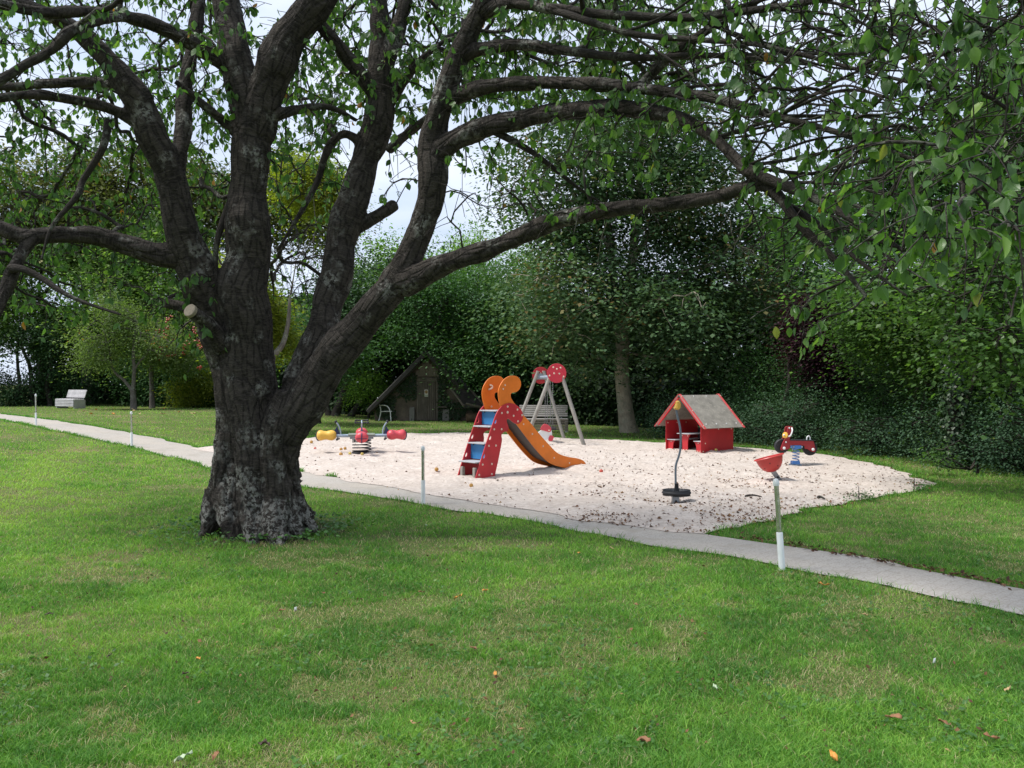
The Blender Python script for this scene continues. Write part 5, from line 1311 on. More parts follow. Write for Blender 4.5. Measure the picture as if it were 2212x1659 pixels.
door.obox(Vector((HX, HY, 0)), (1, 0, 0), (0, 1, 0), (0, 0, 1), (-.38, .35), (-.042, -.006), (.02, 1.68))
door = door.build('door', M_OLDPL, hut)
MB().rbox(Vector((HX, HY, 0)), (1, 0, 0), (0, 1, 0), (0, 0, 1), (-.44, .44), (-.10, -.008), (1.70, 1.86), .008).build('lintel', M_OLDPL, hut)
for x0 in (-.47, .37): MB().rbox(Vector((HX, HY, 0)), (1, 0, 0), (0, 1, 0), (0, 0, 1), (x0, x0 + .085), (-.09, -.007), (-.05, 1.69), .008).build('door_post', M_OLDPL, hut)
# lean-to roof at the right, its poles, a shelf board and two slabs
q = [at(*[v / K for v in (1380 + X * .217, 1280 + Y * .217)], d) for X, Y, d in ((1440, 850, 36.5), (1760, 840, 36.6), (2010, 1130, 35.6), (1660, 1145, 35.5))]
dn = (q[1] - q[0]).cross(q[3] - q[0]).normalized()
mb = MB(); mb.add(q + [v + dn * .05 for v in q], [(0, 1, 2, 3), (7, 6, 5, 4), (0, 4, 5, 1), (1, 5, 6, 2), (2, 6, 7, 3), (3, 7, 4, 0)])
lt = mb.build('lean_to_roof', M_OLDDK, hut)
for a, b in ((0, 3), (1, 2)): MB().tube([q[a] - dn * .06, q[b] - dn * .06], .05, 8).build('roof_pole', M_OLDPL, lt, True)
MB().tube([at(*[v / K for v in (1380 + 1690 * .217, 1280 + 1078 * .217)], 35.2), at(*[v / K for v in (1380 + 1950 * .217, 1280 + 1140 * .217)], 35.2)], .045, 8).build('cross_pole', M_OLDPL, lt, True)
MB().rbox(Vector((HX, HY, 0)), (1, 0, 0), (0, 1, 0), (0, 0, 1), (.46, .86), (-.28, -.004), (.58, .63), .008).build('shelf_board', M_OLDPL, hut)
for x0, x1, z1, c in ((.66, .95, .46, 0), (-.78, -.55, .62, 1)):
    MB().rbox(Vector((HX, HY, 0)), (1, 0, .05), (0, 1, 0), (0, 0, 1), (x0, x1), (-.16, -.06), (-.05, z1), .02).build('stone_slab', m_basic('grey_slab', (.19, .18, .16), .9, 0, .3, 5, .4), hut)
# warning sign on the door: pale plate, dark ring with a walking figure struck through, two lines of small print
sg = Vector((HX - .045, HY - .10, 1.20))
sgn = thing('warning_sign', sg, 'small pale warning sign with a round prohibition mark on the plank door', 'sign')
MB().rbox(sg, (1, 0, 0), (0, 1, 0), (0, 0, 1), (-.078, .078), (-.006, 0), (-.155, .155), .003).build('plate', m_basic('sign_plate', (.66, .58, .50), .5, 0, .06, 9, .02), sgn)
MK = m_basic('sign_black', (.03, .026, .022), .5); MO = m_basic('sign_amber', (.55, .33, .09), .5)
c = sg + Vector((0, -.0075, .055))
MB().lathe([(.064, 0), (.064, .0012), (.001, .0012)], c, (0, -1, 0), 28).build('ring_field', MO, sgn)
MB().tube([c + Vector((.058 * math.cos(a), -.002, .058 * math.sin(a) * 1.15)) for a in [2 * math.pi * k / 28 for k in range(28)]], .0065, 6, False, True).build('ring', MK, sgn)
mb = MB(); mb.tube([c + Vector((-.040, -.0035, .046)), c + Vector((.040, -.0035, -.046))], .005, 6)
mb.build('slash', MK, sgn)
mb = MB(); f_ = lambda x, z: c + Vector((x, -.003, z))
mb.lathe([(.010, 0), (.010, .001), (.001, .001)], f_(.002, .036), (0, -1, 0), 10)
for a, b, r_ in ((f_(.002, .026), f_(-.002, -.006), .009), (f_(-.002, -.006), f_(.016, -.042), .006), (f_(-.002, -.006), f_(-.018, -.04), .006), (f_(.002, .02), f_(.022, .0), .004), (f_(.002, .02), f_(-.018, .004), .004)): mb.tube([a, b], r_, 6)
mb.build('figure', MK, sgn)
mb = MB(); mb.obox(sg, (1, 0, 0), (0, 1, 0), (0, 0, 1), (-.066, .066), (-.0078, -.0062), (-.145, -.06)); mb.build('text_field', m_basic('sign_green_grey', (.24, .29, .22), .5), sgn)
mb = MB()
for k, (a, b) in enumerate(((-.055, .05), (-.055, .035), (-.055, .055))): mb.obox(sg, (1, 0, 0), (0, 1, 0), (0, 0, 1), (a, b), (-.0092, -.0079), (-.085 - k * .022, -.075 - k * .022))
mb.build('small_print', m_basic('sign_print', (.52, .52, .45), .5), sgn)
# ivy on the hut front
M_IVY = m_leaf('ivy_leaf', [(0, (.012, .032, .010)), (.6, (.022, .05, .016)), (1, (.04, .08, .025))], .15, .45)
r = np.random.default_rng(3); n_ = 9000
x = r.uniform(-2.3, 3.1, n_); z = r.uniform(0, 2.2, n_)
k = (np.abs(x) > .47) & (z < 2.72 - np.abs(x) * .93) & (fbm(x * 1.7 + 20, z * 1.7, 5) > np.where(x > 0, .40, .46)) | (x > 2.2) & (z < 1.0 - (x - 2.2) * .5)
x, z = x[k], z[k]; m = len(x); A = r.normal(0, 1, (m, 3)); A[:, 1] *= .2; A[:, 2] -= .5; N = r.normal(0, .4, (m, 3)); N[:, 1] -= 1
V, l, s = leaf_quads(np.stack([HX + x, HY - .05 - r.uniform(0, .12, m), z], 1), A, N, r.uniform(.05, .10, m), r.uniform(.05, .09, m))
tag(np_mesh('ivy', V, l, s, M_IVY, None, False, r.uniform(0, 1, m)), 'dark ivy creeping over the front wall of the old hut', 'ivy')
# log lying right of the hut
lg = at(1773 / K, 1572 / K, 36.0)
log = thing('log', (lg.x, lg.y, 0), 'short brown sawn log lying at the lawn edge right of the hut', 'log')
MB().tube([(lg.x - .28, lg.y, .17), (lg.x + .1, lg.y + .05, .19), (lg.x + .32, lg.y + .08, .17)], [.19, .20, .18], 16).build('bark', m_wood('log_bark', (.10, .065, .04), (.20, .135, .085), (6, 30, 30)), log, True)
# ---------------------------------------------------------------- trees, shrubs and the wood behind
B_ = blob
MB_PALE = bark_mat('pale_bark', (.34, .30, .225), (.50, .44, .34), .25, .35, (.26, .28, .21), .25, 0, 14)
MB_DARK = bark_mat('dark_bark', (.035, .030, .024), (.07, .06, .05), .5, .3, (.12, .14, .10), .25, 0, 22)
MB_GREY = bark_mat('grey_bark', (.12, .105, .09), (.21, .19, .165), .3, .3, (.24, .26, .21), .25, 0, 20)
ML_SYC = m_leaf('sycamore_leaf', [(0, (0.047, 0.099, 0.044)), (.45, (0.084, 0.157, 0.067)), (.70, (0.129, 0.213, 0.087)), (.80, (0.168, 0.146, 0.055)), (.92, (0.202, 0.118, 0.038)), (1, (0.246, 0.134, 0.038))], .25, .6, .22, .5, .35, tint=(1.2, 1.3, .6))
ML_HAZ = m_leaf('hazel_leaf', [(0, (0.033, 0.087, 0.029)), (.5, (0.061, 0.143, 0.044)), (1, (0.122, 0.236, 0.072))], .3, .6, .22, .5, .5)
ML_DARK = m_leaf('dark_leaf', [(0, (0.020, 0.055, 0.020)), (.5, (0.041, 0.092, 0.031)), (1, (0.077, 0.149, 0.046))], .2, .6, .22, .5, .5)
ML_BRIGHT = m_leaf('bright_leaf', [(0, (0.090, 0.174, 0.033)), (.5, (0.154, 0.273, 0.050)), (1, (0.256, 0.409, 0.077))], .5, .6, .22, .4, .4)
ML_YELL = m_leaf('yellow_green_leaf', [(0, (0.115, 0.149, 0.022)), (.5, (0.218, 0.248, 0.035)), (.85, (0.333, 0.335, 0.050)), (1, (0.461, 0.335, 0.077))], .5, .6, .22, .4, .5)
ML_BROWN = m_leaf('browning_leaf', [(0, (0.072, 0.118, 0.032)), (.4, (0.130, 0.157, 0.045)), (.75, (0.216, 0.206, 0.072)), (1, (0.288, 0.255, 0.099))], .3, .6, .22, .4, .4)
ML_APPLE = m_leaf('apple_leaf', [(0, (0.083, 0.136, 0.050)), (.5, (0.160, 0.223, 0.083)), (.88, (0.256, 0.310, 0.121)), (.95, (0.384, 0.198, 0.077)), (1, (0.486, 0.136, 0.066))], .5, .6, .22, .4, .6)
ML_GREY = m_leaf('grey_green_leaf', [(0, (0.109, 0.198, 0.066)), (.5, (0.205, 0.310, 0.099)), (1, (0.346, 0.459, 0.154))], .5, .6, .22, .4, .5)
ML_COP = m_leaf('copper_leaf', [(0, (0.022, 0.010, 0.014)), (.6, (0.046, 0.017, 0.026)), (1, (0.096, 0.036, 0.046))], .2, .6, .22, .4, .5, tint=(1.5, .7, .7))
ML_LIME = m_leaf('lime_leaf', [(0, (0.044, 0.100, 0.029)), (.5, (0.083, 0.165, 0.046)), (.85, (0.145, 0.255, 0.058)), (1, (0.279, 0.386, 0.052))], .5, .42, .45, .3, .8)
ML_UND = m_leaf('shrub_leaf', [(0, (0.026, 0.064, 0.035)), (.5, (0.054, 0.112, 0.057)), (1, (0.109, 0.186, 0.097))], .2, .6, .22, .5, .6)
DS = TREED * 1.7
def T(*a, **k):
    a = list(a); a[5] = int(a[5] * DS); return tree(*a, **k)

# sycamore behind the playground: pale straight bole that forks
b = gnd(1355, 935); d = b.y
sy = [[(*at(1362, 948, d), .36), (*at(1353, 900, d), .27), (*at(1343, 800, d), .235), (*at(1345, 740, d), .23), (*at(1338, 700, d), .20)],
      [(*at(1345, 730, d), .20), (*at(1356, 660, d - .2), .17), (*at(1366, 560, d), .15), (*at(1378, 440, d), .12), (*at(1384, 320, d + .2), .08)],
      [(*at(1340, 720, d), .17), (*at(1326, 620, d + .3), .14), (*at(1318, 520, d + .4), .12), (*at(1300, 400, d + .5), .09), (*at(1290, 300, d), .06)],
      [(*at(1366, 560, d), .11), (*at(1410, 500, d - .4), .09), (*at(1470, 430, d), .06)], [(*at(1320, 540, d), .09), (*at(1270, 470, d + .3), .07), (*at(1230, 400, d), .05)],
      [(*at(1358, 640, d), .12), (*at(1440, 600, d - .5), .09), (*at(1540, 570, d - .6), .06)], [(*at(1328, 640, d), .11), (*at(1260, 600, d - .5), .08), (*at(1170, 600, d - .8), .05)]]
T('sycamore_tree', 'tall sycamore with browning leaves and pale forked trunk behind the playhouse', 'tree', sy,
  [B_(1370, 320, 28, 230, 110, 3.2), B_(1210, 400, 28.5, 150, 150, 3), B_(1540, 430, 28, 170, 150, 3.2), B_(1220, 640, 27, 150, 110, 3), B_(1530, 650, 26.5, 190, 120, 3.2), B_(1500, 730, 27, 100, 70, 1.8), B_(1230, 755, 27, 80, 55, 1.6), B_(1350, 640, 28.5, 110, 60, 1.6), B_(1620, 560, 27.5, 110, 120, 2.5), B_(1370, 540, 29, 200, 150, 3.2), B_(1330, 250, 29, 150, 80, 2.5)],
  430, 135, .135, ML_SYC, MB_PALE, 21, spread=.66, flat=.36, gap=.36, wl=.85)
# hazel hanging over the hut
T('hazel_tree', 'dense mid green hazel hanging over the roof of the old hut', 'tree',
  [twig_trunk(-1.6, 38.5, 3.5, .14, (.5, 0), seed=1), twig_trunk(-1.2, 38.3, 3.2, .11, (1.0, -.6), seed=2), twig_trunk(.4, 38, 3.4, .12, (1, -.5), seed=3)],
  [B_(1010, 640, 36.6, 130, 80, 2.4), B_(1100, 700, 35.6, 100, 90, 2.2), B_(1000, 740, 36.2, 90, 45, 1.3), B_(1060, 790, 35.2, 70, 45, 1.2), B_(930, 650, 38, 110, 80, 2.5), B_(1180, 640, 37, 90, 110, 2.5), B_(1015, 772, 35.2, 52, 30, .7), B_(870, 725, 36.5, 60, 26, .9)],
  230, 105, .145, ML_HAZ, MB_DARK, 22, spread=.6, flat=.45, gap=.33)
T('elder_tree', 'dark broad tree with black open branches left of the old hut', 'tree',
  [twig_trunk(-8.3, 40, 4.2, .20, (1.2, 0), seed=4), twig_trunk(-7.6, 40.2, 4, .15, (2.2, .3), seed=5), twig_trunk(-8.6, 40, 4, .14, (-1.2, 0), seed=6)],
  [B_(800, 660, 40, 120, 70, 2.5), B_(720, 700, 40, 90, 70, 2.5), B_(860, 610, 40, 110, 70, 2.5), B_(870, 720, 39, 60, 35, 1.5), B_(760, 610, 41, 90, 70, 2.5)], 170, 70, .18, ML_DARK, MB_DARK, 23, spread=.65, gap=.35)
T('yew_shrub', 'low rounded yellowish green bush left of the white garden chair', 'shrub', [twig_trunk(-6.6, 39.2, 1, .05, seed=7)],
  [B_(795, 835, 39, 45, 38, .9)], 40, 70, .10, ML_BRIGHT, MB_DARK, 24, spread=.3, gap=.2)
# bright crowns beyond
T('willow_tree', 'bright green tree with thin upright tips against the sky right of the cherry trunk', 'tree', [twig_trunk(-1.2, 50, 7, .25, seed=8)],
  [B_(1030, 590, 50, 110, 75, 3), B_(930, 640, 50, 90, 60, 3), B_(1130, 600, 50, 70, 60, 2.5)] + [B_(x, 530 + abs(x - 1050) * .5, 50, 9, 60, .4) for x in (985, 1015, 1040, 1075, 1100)], 220, 60, .20, ML_BRIGHT, MB_GREY, 25, spread=.42, flat=1.1, gap=.25, droop=-.4, wl=.4)
T('ash_tree', 'mid green tree seen low in the gap between the two right stems', 'tree', [twig_trunk(-6.4, 47, 6, .22, seed=9)],
  [B_(850, 570, 47, 60, 60, 2.5), B_(800, 620, 47, 70, 70, 2.5), B_(900, 600, 47, 60, 50, 2)], 80, 70, .2, ML_BRIGHT, MB_GREY, 26, spread=.6, gap=.25)
# behind the cherry trunk
t2 = [[(*at(592, 905, 26), .17), (*at(586, 850, 26), .135), (*at(584, 800, 26), .125), (*at(588, 765, 26), .12)], [(*at(588, 770, 26), .10), (*at(610, 745, 26), .085), (*at(622, 700, 26), .065), (*at(626, 650, 26), .045), (*at(634, 600, 26), .02)],
      [(*at(586, 772, 26), .09), (*at(566, 745, 26), .075), (*at(560, 700, 26), .06), (*at(575, 600, 26), .04)]]
t2[0][0] = (*gnd(592, 935).to_tuple(), .17)
T('field_maple', 'yellow green tree with pale crooked trunk right behind the cherry trunk', 'tree', t2,
  [B_(650, 520, 26.5, 85, 80, 1.8), B_(590, 560, 27, 90, 90, 2), B_(660, 640, 26.5, 80, 70, 1.6), B_(600, 460, 27, 70, 60, 1.6), B_(570, 650, 26.5, 70, 50, 1.5), B_(700, 560, 27, 60, 90, 1.6), B_(640, 420, 27.5, 90, 60, 1.8), B_(720, 640, 27, 50, 90, 1.6), B_(610, 720, 27, 80, 50, 1.5)], 300, 95, .12, ML_YELL, MB_GREY, 27, spread=.42, gap=.3)
T('maple_tree', 'small green leafed tree hiding the gap low behind the cherry fork', 'tree', [twig_trunk(-7.5, 33, 2.6, .09, seed=10)],
  [B_(680, 720, 33, 75, 70, 1.8), B_(740, 760, 33, 60, 60, 1.5)], 70, 75, .13, ML_HAZ, MB_DARK, 28, spread=.45, gap=.3)
# tall browning trees at the left
T('beech_tree', 'tall tree with rusty brown top behind the far left lawn', 'tree', [twig_trunk(-25, 50, 9, .3, seed=11)],
  [B_(110, 410, 50, 170, 95, 3.5), B_(60, 500, 50, 150, 80, 3.5), B_(220, 470, 50, 120, 90, 3), B_(310, 380, 50, 80, 70, 3), B_(-60, 470, 50, 130, 110, 3)], 330, 75, .26, ML_BROWN, MB_GREY, 29, spread=.75, gap=.36)
T('larch_tree', 'rusty tinted tree top seen between left and middle stem', 'tree', [twig_trunk(-17, 52, 9.5, .28, seed=12)],
  [B_(400, 400, 52, 95, 90, 3), B_(480, 460, 52, 90, 90, 3), B_(620, 400, 52, 100, 90, 3), B_(560, 450, 52, 80, 90, 3), B_(700, 470, 52, 80, 70, 3)], 300, 70, .25, ML_BROWN, MB_GREY, 30, spread=.75, gap=.36)
T('linden_tree', 'broad grey green tree crown above the gap at the far left', 'tree', [twig_trunk(-27, 49, 6, .25, seed=13)],
  [B_(60, 660, 48, 150, 85, 3), B_(170, 640, 48, 110, 90, 3), B_(-80, 640, 48, 120, 100, 3), B_(110, 720, 47, 110, 35, 2), B_(40, 570, 49, 160, 70, 3), B_(180, 560, 50, 120, 70, 3)], 330, 75, .23, ML_GREY, MB_DARK, 31, spread=.7, gap=.3)
T('lime_tree', 'bright green tree behind the two small forked trees at left', 'tree', [twig_trunk(-18, 49, 6.5, .25, seed=14)],
  [B_(330, 560, 49, 120, 90, 3), B_(430, 620, 48, 90, 90, 3), B_(260, 640, 48, 100, 80, 3), B_(480, 560, 49, 80, 90, 3), B_(380, 500, 50, 120, 80, 3), B_(250, 540, 50, 90, 80, 3), B_(540, 640, 48, 80, 80, 3)], 330, 75, .22, ML_GREY, MB_GREY, 32, spread=.7, gap=.3)
# the two little fruit trees
ap = gnd(288, 884); ap = at(288, 885, 40.0)
ap_tr = [[(*at(289, 890, 40), .17), (*at(288, 860, 40), .13), (*at(287, 845, 40), .125)], [(*at(287, 848, 40), .10), (*at(290, 800, 40), .085), (*at(288, 760, 40), .07), (*at(296, 700, 40), .04)],
         [(*at(287, 846, 40), .09), (*at(268, 822, 40), .07), (*at(245, 800, 40), .06), (*at(236, 760, 40), .045), (*at(220, 700, 40), .03)], [(*at(290, 800, 40), .05), (*at(303, 780, 40), .045), (*at(318, 762, 40), .035), (*at(330, 720, 40), .02)]]
T('apple_tree', 'small forked apple tree with thin grey trunk on the far left lawn', 'tree', ap_tr, [B_(235, 700, 40, 80, 60, 2), B_(310, 690, 40, 80, 65, 2), B_(270, 750, 39.6, 90, 38, 1.6), B_(215, 760, 40, 50, 35, 1.3), B_(350, 740, 40, 50, 35, 1.2)], 150, 75, .105, ML_APPLE, MB_GREY, 33, spread=.45, gap=.3)
rw = [[(*at(329, 884, 42), .15), (*at(328, 850, 42), .11), (*at(327, 800, 42), .10), (*at(330, 740, 42), .07), (*at(345, 680, 42), .04)], [(*at(327, 790, 42), .07), (*at(370, 750, 42), .05), (*at(400, 700, 42), .03)]]
rowan = T('rowan_tree', 'small tree with clusters of red berries right of the forked apple tree', 'tree', rw, [B_(390, 700, 42, 75, 60, 1.8), B_(420, 760, 42, 60, 45, 1.6), B_(360, 760, 42, 50, 40, 1.4)], 110, 75, .12, ML_APPLE, MB_GREY, 34, spread=.45, gap=.3)
r = np.random.default_rng(4); mb = MB()
for k in range(26):
    c = at(r.uniform(340, 440), r.uniform(680, 800), 40.7 + r.uniform(-.5, .5))
    for j in range(7): mb.lathe([(.01, -.045), (.045, -.015), (.045, .015), (.01, .045)], c + Vector(r.normal(0, .07, 3)), (0, 0, 1), 5)
tag(mb.build('berries', m_basic('red_berries', (.42, .06, .03), .4), rowan), kind='stuff')
# hedge and bushes behind the left lawn
def hedge(name, label, pts, hgt, dep, n, per, leaf, ml, seed, spread=.35, cat='hedge', gap=.2):
    bl = []
    for i in range(len(pts) - 1):
        a, b = Vector(pts[i]), Vector(pts[i + 1]); m = max(1, int((b - a).length / 1.2))
        for k in range(m):
            q = a.lerp(b, (k + .5) / m); h_ = hgt * random.uniform(.75, 1.15)
            bl.append(((q.x, q.y, float(g(q.x)) + h_ * .48), (.9, dep * random.uniform(.8, 1.1), h_ * .55)))
    tr = []
    for i in range(len(pts) - 1):
        a, b = Vector(pts[i]), Vector(pts[i + 1]); m = max(1, int((b - a).length / 2.0))
        for k in range(m):
            q = a.lerp(b, (k + .5) / m); tr.append(twig_trunk(q.x, q.y, hgt * .7, .035, (random.uniform(-.3, .3), 0), seed=seed + i * 7 + k))
    return T(name, label, cat, tr, bl, n, per, leaf, ml, MB_DARK, seed, spread=spread, flat=.6, gap=gap)
hedge('hedge', 'tall dark green hedge closing the far left lawn behind the small trees', [(-21.5, 46.5), (-17, 45.5), (-12.5, 44)], 3.6, 1.2, 330, 70, .15, ML_HAZ, 41, .5)
hedge('low_hedge', 'low dark growth under the sky gap at the far left', [(-33, 48), (-27, 48), (-23.5, 47)], 1.9, .9, 170, 70, .14, ML_DARK, 42, .45)
T('golden_bush', 'yellow green bush in the dark hedge left of the cherry trunk', 'shrub', [twig_trunk(-16.2, 43.3, 1.5, .05, seed=15)], [B_(405, 850, 43, 42, 38, .9), B_(440, 830, 43, 25, 30, .8)], 46, 70, .12, ML_YELL, MB_DARK, 43, spread=.33, gap=.25)
for i, (px, w_, lab) in enumerate(((35, 0, 'thin dark trunk standing in the white sky gap at far left'), (72, .3, 'slanting thin dark trunk at the right side of the far left sky gap'), (108, 0, 'dark leafy trunk left of the pale bench'))):
    q = at(px, 880, 46.5); tree('thin_tree', lab, 'tree', [twig_trunk(q.x, 46.5, 4.4, .13 - .02 * (i == 0), (-.5 * w_ * 4 if w_ else .2, 0), seed=50 + i)],
        [B_(px + 5, 730, 46.5, 45, 40, 1.3)] + ([B_(px + 4, 820, 46.3, 22, 60, .7)] if i != 0 else [B_(px, 860, 46, 30, 20, .6)]), int((26, 40, 52)[i] * DS), 60, .14, ML_DARK, MB_DARK, 50 + i, spread=.38, gap=.3, group='thin dark trees at the far left')
# right side of the playground
T('copper_beech', 'small dark purple leaved copper beech behind the motorbike rocker', 'tree', [twig_trunk(7.4, 22.8, 2.2, .09, seed=16), twig_trunk(7.6, 22.9, 2.0, .06, (.6, 0), seed=17)],
  [B_(1715, 740, 22.6, 75, 60, 1.1), B_(1690, 800, 22.6, 65, 40, 1.0), B_(1765, 790, 22.6, 50, 50, .9), B_(1740, 690, 22.6, 45, 40, .8)], 120, 95, .095, ML_COP, MB_DARK, 51, spread=.33, gap=.3)
T('hazel_shrub', 'broad light green hazel right of the purple tree', 'tree', [twig_trunk(8.9, 19.2, 3, .06, (.6, -.4), seed=18), twig_trunk(9.3, 19.3, 3, .06, (-.3, -.6), seed=19), twig_trunk(9.6, 19, 3.2, .05, (1, 0), seed=20)],
  [B_(1920, 690, 19, 110, 70, 1.3), B_(1860, 750, 19.5, 80, 70, 1.2), B_(2000, 740, 18.5, 110, 90, 1.3), B_(1940, 840, 18.5, 100, 70, 1.1), B_(2080, 830, 17.5, 90, 100, 1.2)], 250, 80, .085, ML_LIME, MB_DARK, 52, spread=.34, gap=.3, wl=.75)
T('ivy_clad_tree', 'tree with dark ivy clad trunk at the right edge, large round leaves hanging forward', 'tree',
  [[(8.45, 16.2, -.05, .15), (8.4, 16.2, .8, .11), (8.3, 16, 2.2, .10), (8.2, 15.6, 4.0, .09), (8.2, 15.2, 6.5, .08)], [(8.2, 15.5, 2.6, .07), (7.9, 14.2, 3.6, .05), (7.5, 12.8, 3.9, .035), (7.1, 11.8, 3.7, .02)],
   [(8.15, 15.4, 3.4, .07), (8.0, 13.9, 4.6, .05), (7.4, 12.4, 4.8, .03)], [(8.9, 17.2, -.05, .05), (8.95, 16.6, 1.5, .04), (9.0, 15.6, 3.2, .03)], [(9.6, 16.6, -.05, .05), (9.6, 16.2, 2, .04), (9.7, 15.3, 4, .03)]],
  [B_(2130, 730, 11.8, 105, 65, .9), B_(2010, 640, 12.5, 130, 55, 1.1), B_(1850, 600, 13, 90, 45, .9), B_(2180, 600, 12, 90, 80, 1), B_(2080, 540, 13, 130, 60, 1.2), B_(2190, 800, 11.5, 45, 40, .6)], 150, 36, .085, ML_LIME, MB_DARK, 53, spread=.32, gap=.33, wl=.85, droop=.45)
ivt = bpy.data.objects['ivy_clad_tree'] if 'ivy_clad_tree' in bpy.data.objects else None
r = np.random.default_rng(66); m = 2600; zz = r.uniform(0, 3.6, m); an = r.uniform(0, 6.28, m); rr = .13 + r.uniform(0, .16, m) * (1.2 - zz * .2)
ic = np.stack([np.interp(zz, [0, 2.2, 4], [8.45, 8.3, 8.2]) + np.cos(an) * rr, np.interp(zz, [0, 2.2, 4], [16.2, 16, 15.6]) + np.sin(an) * rr, zz], 1)
A = np.stack([np.cos(an) * .5, np.sin(an) * .5, -np.ones(m)], 1) + r.normal(0, .4, (m, 3)); N = np.stack([np.cos(an), np.sin(an), .3 + 0 * an], 1) + r.normal(0, .3, (m, 3)); S = r.uniform(.05, .10, m)
v, l, s = leaf_quads(ic, A, N, S, S * .85)
np_mesh('ivy', v, l, s, M_IVY, ivt, False, r.uniform(0, 1, m))
T('oak_tree', 'tall dense leafy tree filling the upper right corner behind the cherry twigs', 'tree', [twig_trunk(12, 18.5, 9, .28, (-1.5, 0), seed=21)],
  [B_(2060, 420, 17.5, 170, 100, 2), B_(2170, 280, 17, 110, 130, 2), B_(1880, 500, 19, 150, 80, 1.8), B_(2230, 130, 17, 80, 140, 2), B_(1960, 350, 18.5, 120, 70, 1.6), B_(2200, 500, 16, 110, 120, 1.8), B_(1790, 460, 22, 100, 70, 2)], 300, 95, .115, ML_HAZ, MB_DARK, 54, spread=.5, gap=.33)
T('dark_oak', 'dark tree crown between the sycamore and the bright hazel', 'tree', [twig_trunk(11.5, 33, 6, .25, seed=22)],
  [B_(1720, 560, 33, 100, 70, 2.5), B_(1640, 640, 34, 90, 80, 2.5), B_(1830, 640, 31, 90, 70, 2.4), B_(1800, 540, 32, 80, 60, 2)], 150, 65, .17, ML_DARK, MB_DARK, 55, spread=.6, gap=.42)
# undergrowth round the right and back of the sandpit
hedge('undergrowth', 'blue green undergrowth lining the lawn right of the sandpit', [(4.4, 25.8), (6.5, 23), (7.8, 20.4), (8.6, 18.2), (9.25, 16.4), (9.3, 14.2), (9.4, 12), (10, 9.5)], 1.25, .85, 520, 95, .060, ML_UND, 61, .34, 'shrubs', .2)
hedge('bramble_thicket', 'taller dark thicket rising behind the blue green undergrowth', [(6.8, 26.4), (9.2, 22.6), (10.2, 18.8), (10.8, 16), (10.9, 12.5)], 2.7, 1.1, 380, 100, .08, ML_HAZ, 62, .5, 'shrubs', .25)
T('young_shrub', 'small pale yellow green shrub in the undergrowth at right', 'shrub', [twig_trunk(8.2, 15.0, .6, .02, seed=23)], [B_(2020, 990, 14.8, 26, 28, .25)], 8, 34, .06, ML_LIME, MB_DARK, 63, spread=.16, gap=.1)
for i, (px, py, sd_) in enumerate(((1855, 1082, 0), (1975, 1062, 1))):
    q = gnd(px, py); tree('weed_clump', ('low green weed clump on the sand edge right of the red bowl', 'dark weed clump at the pointed right end of the sandpit')[i], 'weed', [twig_trunk(q.x, q.y, .05, .003, seed=70 + i, kinks=.01)],
        [((q.x, q.y, .06), (.22, .15, .06))], 9, 30, .04, ML_HAZ, MB_DARK, 70 + i, spread=.09, gap=0, group='weed clumps at the sand edge', r_tip=.002)
# filler leaves deep in the wood; its shade is put into their colour
r = np.random.default_rng(90)
def mass(n, path, h0, h1, dep, size):
    P = np.array(path, float); L_ = np.concatenate([[0], np.cumsum(np.linalg.norm(np.diff(P, axis=0), axis=1))])
    t = r.uniform(0, L_[-1], n); x = np.interp(t, L_, P[:, 0]); y = np.interp(t, L_, P[:, 1])
    top = h0 + (h1 - h0) * fbm(x * .35, y * .35 + 3, 91, 3)
    z = r.uniform(0, 1, n) * top; y = y + r.uniform(0, dep, n) + (fbm(x * .6, z * .6, 95) - .5) * 2.2
    A = r.normal(0, 1, (n, 3)); A[:, 2] -= .6; N = r.normal(0, .5, (n, 3)); N[:, 2] += .8; N[:, 1] -= .4
    S = size * r.uniform(.7, 1.3, n)
    return leaf_quads(np.stack([x, y, g(x) + z], 1), A, N, S, S * .8)
Vs = []; Ls = []; Ss = []; b0 = 0
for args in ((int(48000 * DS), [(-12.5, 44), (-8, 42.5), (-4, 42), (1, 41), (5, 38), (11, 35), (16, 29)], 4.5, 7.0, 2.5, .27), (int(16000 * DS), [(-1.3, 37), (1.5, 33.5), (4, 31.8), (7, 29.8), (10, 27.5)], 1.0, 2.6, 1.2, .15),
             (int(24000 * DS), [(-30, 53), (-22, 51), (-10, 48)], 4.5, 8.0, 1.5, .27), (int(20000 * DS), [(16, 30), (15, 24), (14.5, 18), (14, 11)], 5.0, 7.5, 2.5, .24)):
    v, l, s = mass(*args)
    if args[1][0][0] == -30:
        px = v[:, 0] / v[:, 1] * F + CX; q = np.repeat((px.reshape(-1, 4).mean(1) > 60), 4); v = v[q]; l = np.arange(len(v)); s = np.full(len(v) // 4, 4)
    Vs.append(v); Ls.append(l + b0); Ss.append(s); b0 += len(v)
ML_DEEP = m_leaf('wood_shade_leaf', [(0, (0.010, 0.024, 0.008)), (.6, (0.018, 0.040, 0.012)), (1, (0.030, 0.062, 0.018))], .12, .6, .22, .4, .5)
S_ = np.concatenate(Ss)
tag(np_mesh('woodland', np.concatenate(Vs), np.concatenate(Ls), S_, ML_DEEP, None, False, r.uniform(0, 1, len(S_))), 'dark leafy depth of the wood behind the playground', 'woodland', kind='stuff')
